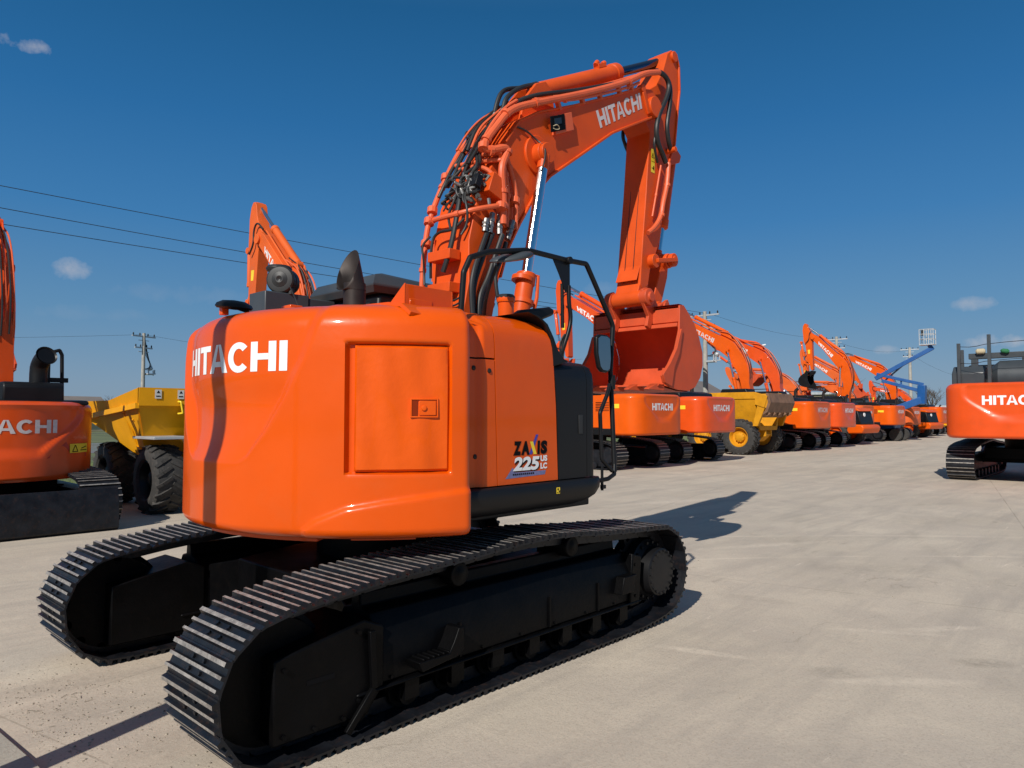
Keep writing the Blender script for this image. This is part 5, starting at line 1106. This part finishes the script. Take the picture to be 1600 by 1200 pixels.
for z in (.0, .4, .75, 1.1): m.tube([(cx_ - .35, cy_ - .45, cz + z), (cx_ + .35, cy_ - .45, cz + z), (cx_ + .35, cy_ + .45, cz + z), (cx_ - .35, cy_ + .45, cz + z), (cx_ - .35, cy_ - .45, cz + z)], .025, 6)
m.box((cx_, cy_, cz - .02), (.75, .95, .05)); m.build('cage', 'galv', BL)
m = MB(); m.box((cx_ - .25, cy_ + .25, cz + .85), (.15, .18, .4)); m.build('control_box', 'rubber', BL)
m = MB(); m.beam((cx_, cy_ - .1, cz - .05), bl(54.8, 8.2, 6.6), .2, .25); m.build('jib', 'blue', BL, bevel=.02)
m = MB(); m.box((0, .6, 1.35), (1.6, 2.2, .9)); m.build('turret', 'blue', BL, bevel=.06)
m = MB(); m.box((0, .6, .7), (1.6, 2.6, .35)); m.build('chassis', 'satin', BL, bevel=.03)
for x in (-.9, .9):
    for y in (-.6, 1.8):
        w_ = MB(); w_.lathe([(-.14, .25), (-.16, .42), (-.1, .46), (.1, .46), (.16, .42), (.14, .25), (.05, .2), (.05, 0)], (x, y, .46), (1, 0, 0), 24); w_.build('wheel', 'tyre', BL)
YM = thing('telehandler', 'small yellow machine at the far end of the row beside the lone orange excavator', 'telehandler', (93, 15.2, 0), R(90))
for x in (-1.2, 1.2):
    for s in (-1, 1): wheel(YM, (x, s * .9, .55), .55, .4, s, 'yellow', lugs=14)
m = MB(); m.prism([(-2.3, .6), (-2.4, 1.3), (-.6, 1.7), (.2, 1.5), (2, 1.2), (2, .6)], 'y', -.8, .8); m.build('body', 'yellow', YM, bevel=.05)
m = MB(); m.beam((-2.0, -.3, 1.9), (2.8, -.3, 1.3), .3, .35); m.build('telescopic_arm', 'yellow', YM, bevel=.03)
m = MB(); m.prism([(-.5, 1.5), (-.5, 2.6), (.5, 2.6), (.8, 1.5)], 'y', 0, .8); m.build('cab', 'satin', YM, bevel=.04)

# ================================================================== SETTING
def sheet(name, pts, z, mat, label=None, **kw):
    m = MB(); m.add([(x, y, z) for x, y in pts], [tuple(range(len(pts)))]); o = m.build(name, mat); o['kind'] = 'structure'; return o
sheet('ground', [(-900, -900), (1500, -900), (1500, 1500), (-900, 1500)], -.012, 'field')
sheet('yard', [(-60, -80), (190, -80), (190, 26.0), (6, 14.6), (-60, 13.6)], 0, 'yard')
sheet('verge', [(-80, 14.2), (6, 14.9), (190, 26.5), (190, 34), (-80, 24)], -.006, 'grass')
sheet('road', [(-120, 27), (400, 58), (400, 66), (-120, 33.5)], -.004, 'asphalt')
m = MB(); m.prism([(-9, -9), (-2.665, -9), (-2.665, -.5), (-2.71, .16), (-3.4, 9), (-9, 9)], 'z', -.01, .035)
o = m.build('slab', 'slab', bevel=.012); o['kind'] = 'structure'
m = MB(); m.prism([(-2.662, -9), (-2.653, -9), (-2.653, -.5), (-2.698, .16), (-3.388, 9), (-3.397, 9), (-2.707, .16), (-2.662, -.5)], 'z', -.008, .003); o = m.build('joint_gap', 'black_ink'); o['kind'] = 'structure'
rnd = random.Random(3); m = MB()
def stone(x, y, r):
    h = rnd.uniform(.35, .8) * r; a0_ = rnd.random() * 6; n = 6
    ring = [(x + r * rnd.uniform(.7, 1.1) * cos(a0_ + 2 * pi * k / n), y + r * rnd.uniform(.7, 1.1) * sin(a0_ + 2 * pi * k / n)) for k in range(n)]
    m.add([(p[0], p[1], .0005) for p in ring] + [(x + (p[0] - x) * .6, y + (p[1] - y) * .6, h) for p in ring], [(k, (k + 1) % n, (k + 1) % n + n, k + n) for k in range(n)] + [tuple(range(n, 2 * n))])
for k in range(900):
    q = rnd.random()
    if q < .6: x = -2.6 + abs(rnd.gauss(0, .42)); y = rnd.gauss(.35, .55) - (x + 2.6) * .2
    elif q < .8: x = -2.55 + rnd.random() * 1.2; y = rnd.gauss(-.6, .8)
    else: x = rnd.uniform(-2.5, 8); y = rnd.uniform(-4.5, 4)
    if x > -1.9 and abs(y) < 1.6 and x < 2.5: continue
    stone(x, y, rnd.choice((.003, .004, .005, .006, .009)))
for k in range(12):
    a = rnd.uniform(0, pi); x, y = rnd.uniform(-2.6, -2.2), rnd.uniform(-.1, .6); l = rnd.uniform(.02, .06); m.tube([(x, y, .004), (x + l * cos(a), y + l * sin(a), .006)], .0018, 5)
o = m.build('gravel', 'gravel'); o['kind'] = 'stuff'
rnd = random.Random(8); m = MB()
for k in range(420):
    x = rnd.uniform(-12, 12); y = 14.4 + .07 * x + rnd.random() ** 2 * 2.2; stone(x, y, rnd.uniform(.03, .10))
o = m.build('rubble', 'gravel'); o['kind'] = 'stuff'
m = MB()
for k in range(9000):
    x = rnd.uniform(-14, 26); y = 15.0 + .06 * x + rnd.random() * 9; h = rnd.uniform(.05, .2); a = rnd.random() * 6.3; dx, dy = .012 * cos(a), .012 * sin(a)
    m.add([(x - dx, y - dy, -.004), (x + dx, y + dy, -.004), (x + rnd.uniform(-.06, .06), y + rnd.uniform(-.06, .06), h)], [(0, 1, 2)])
o = m.build('grass', 'grass'); o['kind'] = 'stuff'

# wire fence along the verge and a guard rail by the road
F_ = thing('fence', 'thin wire fence with concrete posts behind the parked machines on the left', 'fence', (0, 19, 0))
for k in range(16):
    x = -16 + k * 3; m = MB(); m.box((x, .06 * x, .7), (.09, .09, 1.4)); m.build('post', 'pole', F_, bevel=.01)
m = MB()
for z in (.25, .6, .95, 1.3): m.tube([(-16, -.96, z), (29, 1.74, z)], .008, 5)
m.build('strand', 'fence', F_)
G_ = thing('guard_rail', 'galvanised guard rail along the road on the left', 'guard rail', (0, 26.3, 0))
m = MB(); m.beam((-40, -2.4, .6), (60, 3.6, .6), .05, .3); m.build('rail', 'galv', G_)
for k in range(24):
    x = -38 + k * 4; m = MB(); m.box((x, .06 * x + .06, .3), (.1, .1, .62)); m.build('post', 'galv', G_)

def upole(label, loc, h, arms=2, trafo=False, r=.15, rz=0, lean=0):
    t = thing('utility_pole', label, 'utility pole', (*loc, 0), R(rz), 'utility poles')
    m = MB(); m.cyl((0, 0, 0), (lean, 0, h), r, r * .6, n=14); m.build('pole_shaft', 'pole', t)
    for k in range(arms):
        z = h - .25 - k * .85; wd = 1.0 - .25 * k; m = MB(); m.box((0, 0, z), (.10, wd * 2, .10)); m.box((0, 0, z - .3), (.04, .9, .05)); c_ = m.build('crossarm', 'galv', t)
        for s in (-.9, -.35, .35, .9): q = MB(); q.lathe([(0, .02), (.05, .06), (.09, .03), (.12, .06), (.17, .03), (.2, .02)], (0, s * wd, z + .05), (0, 0, 1), 10); q.build('insulator', 'rubber', c_)
    if trafo:
        m = MB(); z = h * .62
        m.box((0, -.42, z), (.5, .5, .12)); m.cyl((-.1, -.8, z - .1), (-.1, -.8, z + .3), .05, n=12); m.cyl((.1, -.55, z), (.1, -.55, z + .45), .05, n=12); m.cyl((0, -1.0, z), (0, -1.0, z + .35), .05, n=12); m.beam((0, -.1, z), (0, -1.1, z + .05), .08, .08); m.lathe([(0, .08), (.08, .16), (.2, .16), (.28, .08)], (0, -.75, z + .45), (1, 0, 0), 14); m.build('transformer', 'galv', t, bevel=.02)
        m = MB()
        for k in range(11): m.tube([(0, -.1, h - .3 - k * .12), (.1, -.5 - .05 * k, z + 1.2 - .1 * k), (.05, -.9 + .1 * k, z + .4)], .015, 5, smooth=2)
        m.build('lead', 'wire', t)
    return t
upole('concrete utility pole with transformer, right of the big bucket', (38.6, 17.6), 8.6, 2, True, r=.2)
upole('utility pole with crossarm behind the folded orange boom', (67.3, 19.1), 9.4, 2, r=.22, rz=5)
upole('utility pole behind the blue lift arm', (93.3, 19.3), 10.2, 2, r=.24, rz=8)
upole('utility pole with crossarms above the yellow site dumper', (16.4, 51.6), 8.0, 2, True, r=.18, rz=110)
upole('utility pole of the near power line, beyond the left edge', (-16, 21.5), 9.0, 1, r=.16)
def wire(label, a, b, sag, r=.0105):
    a = Vector(a); b = Vector(b); m = MB(); m.tube([tuple(a.lerp(b, k / 24) - Vector((0, 0, 4 * sag * (k / 24) * (1 - k / 24)))) for k in range(25)], r, 6); o = m.build('power_line', 'wire'); o['label'] = label; o['category'] = 'power line'; o['group'] = 'power lines'
wire('topmost of the three power lines crossing the sky on the left', (-16, 21.5, 9.0), (38.6, 17.6, 8.5), .30)
wire('middle one of the three power lines crossing the sky on the left', (-16, 20.9, 8.45), (38.6, 18.4, 7.9), .45)
wire('lowest of the three power lines crossing the sky on the left', (-16, 21.9, 8.0), (38.6, 17.2, 7.6), .45)
wire('thin power line between the poles right of the big bucket', (38.6, 17.2, 8.4), (67.3, 18.6, 9.2), .5, .007)
wire('thin power line from the pole behind the folded boom to the pole behind the lift', (67.3, 19.5, 9.1), (93.3, 19.5, 9.9), .6, .009)
wire('thin power line beyond the lift sloping to the right', (93.3, 19.0, 9.2), (150, 21, 9), 1.2, .01)
wire('faint far power line above the yellow site dumper', (16.4, 51.6, 7.9), (-60, 75, 8.5), 2.0, .008)
wire('faint far power line running right from the pole above the dumper', (16.4, 51.6, 7.9), (60, 44, 8.2), 1.5, .008)
SL = thing('street_lamp', 'slim street lamp with long arm poking out over an orange boom', 'street lamp', (42.6, 17.0, 0), 0)
m = MB(); m.cyl((0, 0, 0), (0, 0, 6.1), .09, .06, n=12); m.tube([(0, 0, 5.9), (.15, -.25, 6.3), (.7, -.9, 6.55)], .03, 8); m.build('lamp_post', 'galv', SL)
m = MB(); m.beam((.6, -.75, 6.53), (1.0, -1.25, 6.68), .2, .1); m.build('lamp_head', 'white', SL, bevel=.03)
# tall lamp post to the left of the camera: it throws the long shadow stripe
LP = thing('street_lamp', 'plain steel post outside the left edge, known by its shadow across the concrete', 'street lamp', (-3.86, -.85, 0), 0)
m = MB(); m.cyl((0, 0, 0), (0, 0, 5.2), .085, .085, n=20); m.box((0, 0, .04), (.3, .3, .03)); m.build('lamp_post', 'galv', LP)
m = MB(); m.beam((0, 0, 5.2), (-.9, -.3, 5.35), .05, .05); m.build('lamp_arm', 'galv', LP); m = MB(); m.beam((-.8, -.27, 5.33), (-1.3, -.44, 5.4), .2, .09); m.build('lamp_head', 'white', LP, bevel=.03)

def building(label, cat, x, y, rz, L, W, H, mat, roof='flat', nwin=8):
    t = thing('building', label, cat, (x, y, 0), R(rz)); m = MB(); m.box((0, 0, H / 2), (L, W, H)); wl = m.build('wall', mat, t)
    m = MB()
    if roof == 'flat': m.box((0, 0, H + .15), (L + .6, W + .6, .3))
    else: m.prism([(-W / 2 - .4, H), (0, H + 2.0), (W / 2 + .4, H)], 'x', -L / 2 - .3, L / 2 + .3)
    m.build('roof', 'roofm' if roof != 'flat' else 'galv', t)
    for k in range(nwin):
        q = MB(); q.box((-L / 2 + (k + .5) * L / nwin, -W / 2 - .03, H * .6), (L / nwin * .5, .08, H * .28)); q.build('window', 'glass', wl)
    return t
building('long beige warehouse behind the middle of the row', 'warehouse', 104, 34, 4, 26, 10, 4.6, 'beige')
building('white low building at the far end of the yard', 'building', 150, 29, 5, 16, 9, 3.4, 'pale')
building('small pale shed glimpsed beside the big bucket', 'building', 60, 31, 5, 9, 6, 3.4, 'pale', 'gable', 3)
building('low house with dull roof across the road, left of the yellow dumper', 'house', 22, 92, 10, 8, 6, 2.2, 'beige', 'gable', 3)
building('long low building far beyond the yard at the right', 'building', 190, 10, -4, 40, 10, 4.2, 'pale')

def tree(label, loc, h, seed, dens=4):
    rn = random.Random(seed); t = thing('bare_tree', label, 'tree', (*loc, 0), rn.random() * 6, 'bare trees'); T_ = MB(); C_ = MB()
    def br(p, d, l, r, lev):
        q = p + d * l; (T_ if lev < 1 else C_).cyl(p, q, r, r * .62, n=7 if lev < 2 else 4, caps=False)
        if lev >= dens: return
        for k in range(4 if lev else 6):
            s = rn.uniform(.45, 1); nd = (d + Vector((rn.uniform(-1, 1), rn.uniform(-1, 1), rn.uniform(-.2, .8))) * .8).normalized(); br(p + d * l * s, nd, l * rn.uniform(.45, .72), max(r * .5, .006), lev + 1)
    br(Vector((0, 0, 0)), Vector((0, 0, 1)), h * .42, h * .022, 0)
    T_.build('trunk', 'bark', t); C_.build('crown', 'bark', t)
for k, (x, y, h, lb) in enumerate([(26.7, 90.4, 5.2, 'bare tree on the horizon above the left end of the yellow dumper'), (20, 96, 4.2, 'low bare tree just right of the left excavator'), (84, 24, 7.5, 'bare tree between the pole and the blue lift'), (100, 24, 7, 'bare tree right behind the elbow of the blue lift'), (126, 24.5, 8, 'slim bare tree standing above the white building'), (118, 26, 6.0, 'bare tree left of the white building'), (140, 22, 6.5, 'bare tree beside the lone orange excavator at the right'), (92, 27, 6.5, 'bare tree over the beige warehouse end')]):
    tree(lb, (x, y), h, 20 + k)
rn = random.Random(9); m = MB()
for k in range(2600):
    q = rn.random(); x = -160 + 700 * q; y = 260 - .32 * x + rn.uniform(-6, 6) if x > 120 else 225 + rn.uniform(-6, 6); h = rn.uniform(1.5, 6.5) * (1 + .4 * sin(x * .05)); a = rn.uniform(-.5, .5); m.tube([(x, y, 0), (x + a, y, h * .6), (x + a * 3, y, h)], .14, 3)
    if k % 2:
        w_ = rn.uniform(.5, 1.8); b_ = rn.uniform(.15, .5); m.add([(x - w_, y, 0), (x + w_, y, 0), (x + w_ * .5 + a, y + .5, h * b_), (x - w_ * .4 + a, y + .5, h * (b_ + .12))], [(0, 1, 2, 3)])
o = m.build('treeline', 'bark'); o['kind'] = 'stuff'

# ================================================================== LIGHT, SKY, CAMERA
sd = Vector((-1.29, -.43, 1)).normalized()
sl = bpy.data.lights.new('sun', 'SUN'); sl.energy = 4.7; sl.angle = R(.53); sl.color = (1, .955, .88)
so = bpy.data.objects.new('sun', sl); COL.objects.link(so); so.rotation_euler = sd.to_track_quat('Z', 'Y').to_euler()
W = bpy.data.worlds.new('World'); SC.world = W; W.use_nodes = True; N = W.node_tree.nodes; L = W.node_tree.links
bg = N['Background']; sky = N.new('ShaderNodeTexSky'); sky.sky_type = 'NISHITA'; sky.sun_disc = False
sky.sun_elevation = math.asin(sd.z); sky.sun_rotation = atan2(sd.x, sd.y); sky.altitude = 100; sky.air_density = 1.0; sky.dust_density = .6; sky.ozone_density = 3.0
hs = N.new('ShaderNodeHueSaturation'); hs.inputs['Saturation'].default_value = 1.15; hs.inputs['Value'].default_value = 1
gm = N.new('ShaderNodeGamma'); gm.inputs['Gamma'].default_value = 1.0
L.new(sky.outputs['Color'], hs.inputs['Color']); hs.inputs['Value'].default_value = .55
tg = N.new('ShaderNodeTexCoord'); sx = N.new('ShaderNodeSeparateXYZ'); L.new(tg.outputs['Generated'], sx.inputs[0])
rp = N.new('ShaderNodeValToRGB'); el = rp.color_ramp.elements   # clear blue by height above the horizon, pale and dusty low down; unseen zenith brightened to lift ground shadows
for k_, (p_, c_) in enumerate([(0, (2.3, 3.4, 4.7)), (.04, (2.05, 3.3, 4.9)), (.13, (1.15, 2.85, 5.0)), (.25, (.45, 2.15, 4.9)), (.37, (.20, 1.60, 4.1)), (.5, (.10, 1.15, 3.0)), (.8, (1.0, 1.65, 2.6))]):
    e_ = el[k_] if k_ < 2 else el.new(p_)
    e_.position = p_; e_.color = tuple(v / 5 for v in c_) + (1,)
L.new(sx.outputs['Z'], rp.inputs['Fac'])
sc5 = N.new('ShaderNodeVectorMath'); sc5.operation = 'SCALE'; sc5.inputs['Scale'].default_value = 5; L.new(rp.outputs['Color'], sc5.inputs[0])
mxs = N.new('ShaderNodeMix'); mxs.data_type = 'RGBA'; mxs.inputs['Factor'].default_value = .8; L.new(hs.outputs['Color'], mxs.inputs['A']); L.new(sc5.outputs['Vector'], mxs.inputs['B']); L.new(mxs.outputs['Result'], gm.inputs['Color'])
CAMP = Vector((-3.759, -4.884, 1.825)); YAW, PIT, FPX = .752, .0446, 1120.
Fw = Vector((cos(YAW) * cos(PIT), sin(YAW) * cos(PIT), sin(PIT))); Rt = Vector((sin(YAW), -cos(YAW), 0)); Up = Rt.cross(Fw)
tc = N.new('ShaderNodeTexCoord'); col = gm.outputs['Color']
nz = N.new('ShaderNodeTexNoise'); nz.inputs['Scale'].default_value = 26; nz.inputs['Detail'].default_value = 7; nz.inputs['Roughness'].default_value = .6; L.new(tc.outputs['Generated'], nz.inputs['Vector'])
def wm(op, a, b=None, c=None):
    x = N.new('ShaderNodeMath'); x.operation = op
    for i, v in enumerate((a, b, c)):
        if v is None: continue
        if isinstance(v, (int, float)): x.inputs[i].default_value = v
        else: L.new(v, x.inputs[i])
    return x.outputs[0]
def vdot(v):
    x = N.new('ShaderNodeVectorMath'); x.operation = 'DOT_PRODUCT'; L.new(tc.outputs['Generated'], x.inputs[0]); x.inputs[1].default_value = v; return x.outputs['Value']
# small fair-weather clouds at fixed compass directions (azimuth deg, elevation deg, half width, half height, strength)
CLOUDS = [(77.9, 23.5, 1.5, 0.7, 0.8), (75.04, 9.95, 1.4, 0.75, 0.6), (10.45, 7.53, 1.5, 0.5, 0.4), (9.18, 5.01, 1.7, 0.6, 0.7), (15.51, 4.67, 1.0, 0.35, 0.4), (34.9, 10.08, 2.5, 0.6, 0.12), (67.28, 8.84, 5, 0.8, 0.1), (73.35, 7.06, 4, 0.6, 0.08)]
for az, el, wx, wy, st in CLOUDS:
    d = Vector((cos(R(el)) * cos(R(az)), cos(R(el)) * sin(R(az)), sin(R(el)))); rt = Vector((sin(R(az)), -cos(R(az)), 0)); up = rt.cross(d)
    fx_ = wm('DIVIDE', vdot(rt), sin(R(wx))); fy_ = wm('DIVIDE', vdot(up), sin(R(wy)))
    r2 = wm('ADD', wm('MULTIPLY', fx_, fx_), wm('MULTIPLY', fy_, fy_))
    k = wm('SUBTRACT', wm('ADD', wm('SUBTRACT', 1.0, r2), wm('MULTIPLY', wm('SUBTRACT', nz.outputs['Fac'], .5), 4.2)), .15)
    k = wm('MULTIPLY', wm('MULTIPLY', wm('GREATER_THAN', vdot(d), .9), st), wm('MINIMUM', wm('MAXIMUM', wm('MULTIPLY', k, .75), 0), 1))
    x = N.new('ShaderNodeMix'); x.data_type = 'RGBA'; L.new(k, x.inputs['Factor']); L.new(col, x.inputs['A']); x.inputs['B'].default_value = (5.2, 5.2, 5.6, 1); col = x.outputs['Result']
L.new(col, bg.inputs['Color']); bg.inputs['Strength'].default_value = .1
cam = bpy.data.cameras.new('camera'); cam.sensor_width = 36; cam.lens = FPX / 1600 * 36; cam.clip_end = 5000; cam.clip_start = .05
co = bpy.data.objects.new('camera', cam); COL.objects.link(co); co.location = CAMP
co.matrix_world = Matrix.Translation(CAMP) @ Matrix((Rt, Up, -Fw)).transposed().to_4x4()
SC.camera = co
SC.view_settings.view_transform = 'Standard'; SC.view_settings.look = 'None'; SC.view_settings.exposure = -.05; SC.view_settings.gamma = 1
SC.cycles.max_bounces = 6; SC.cycles.diffuse_bounces = 3; SC.cycles.glossy_bounces = 3; SC.cycles.use_denoising = True
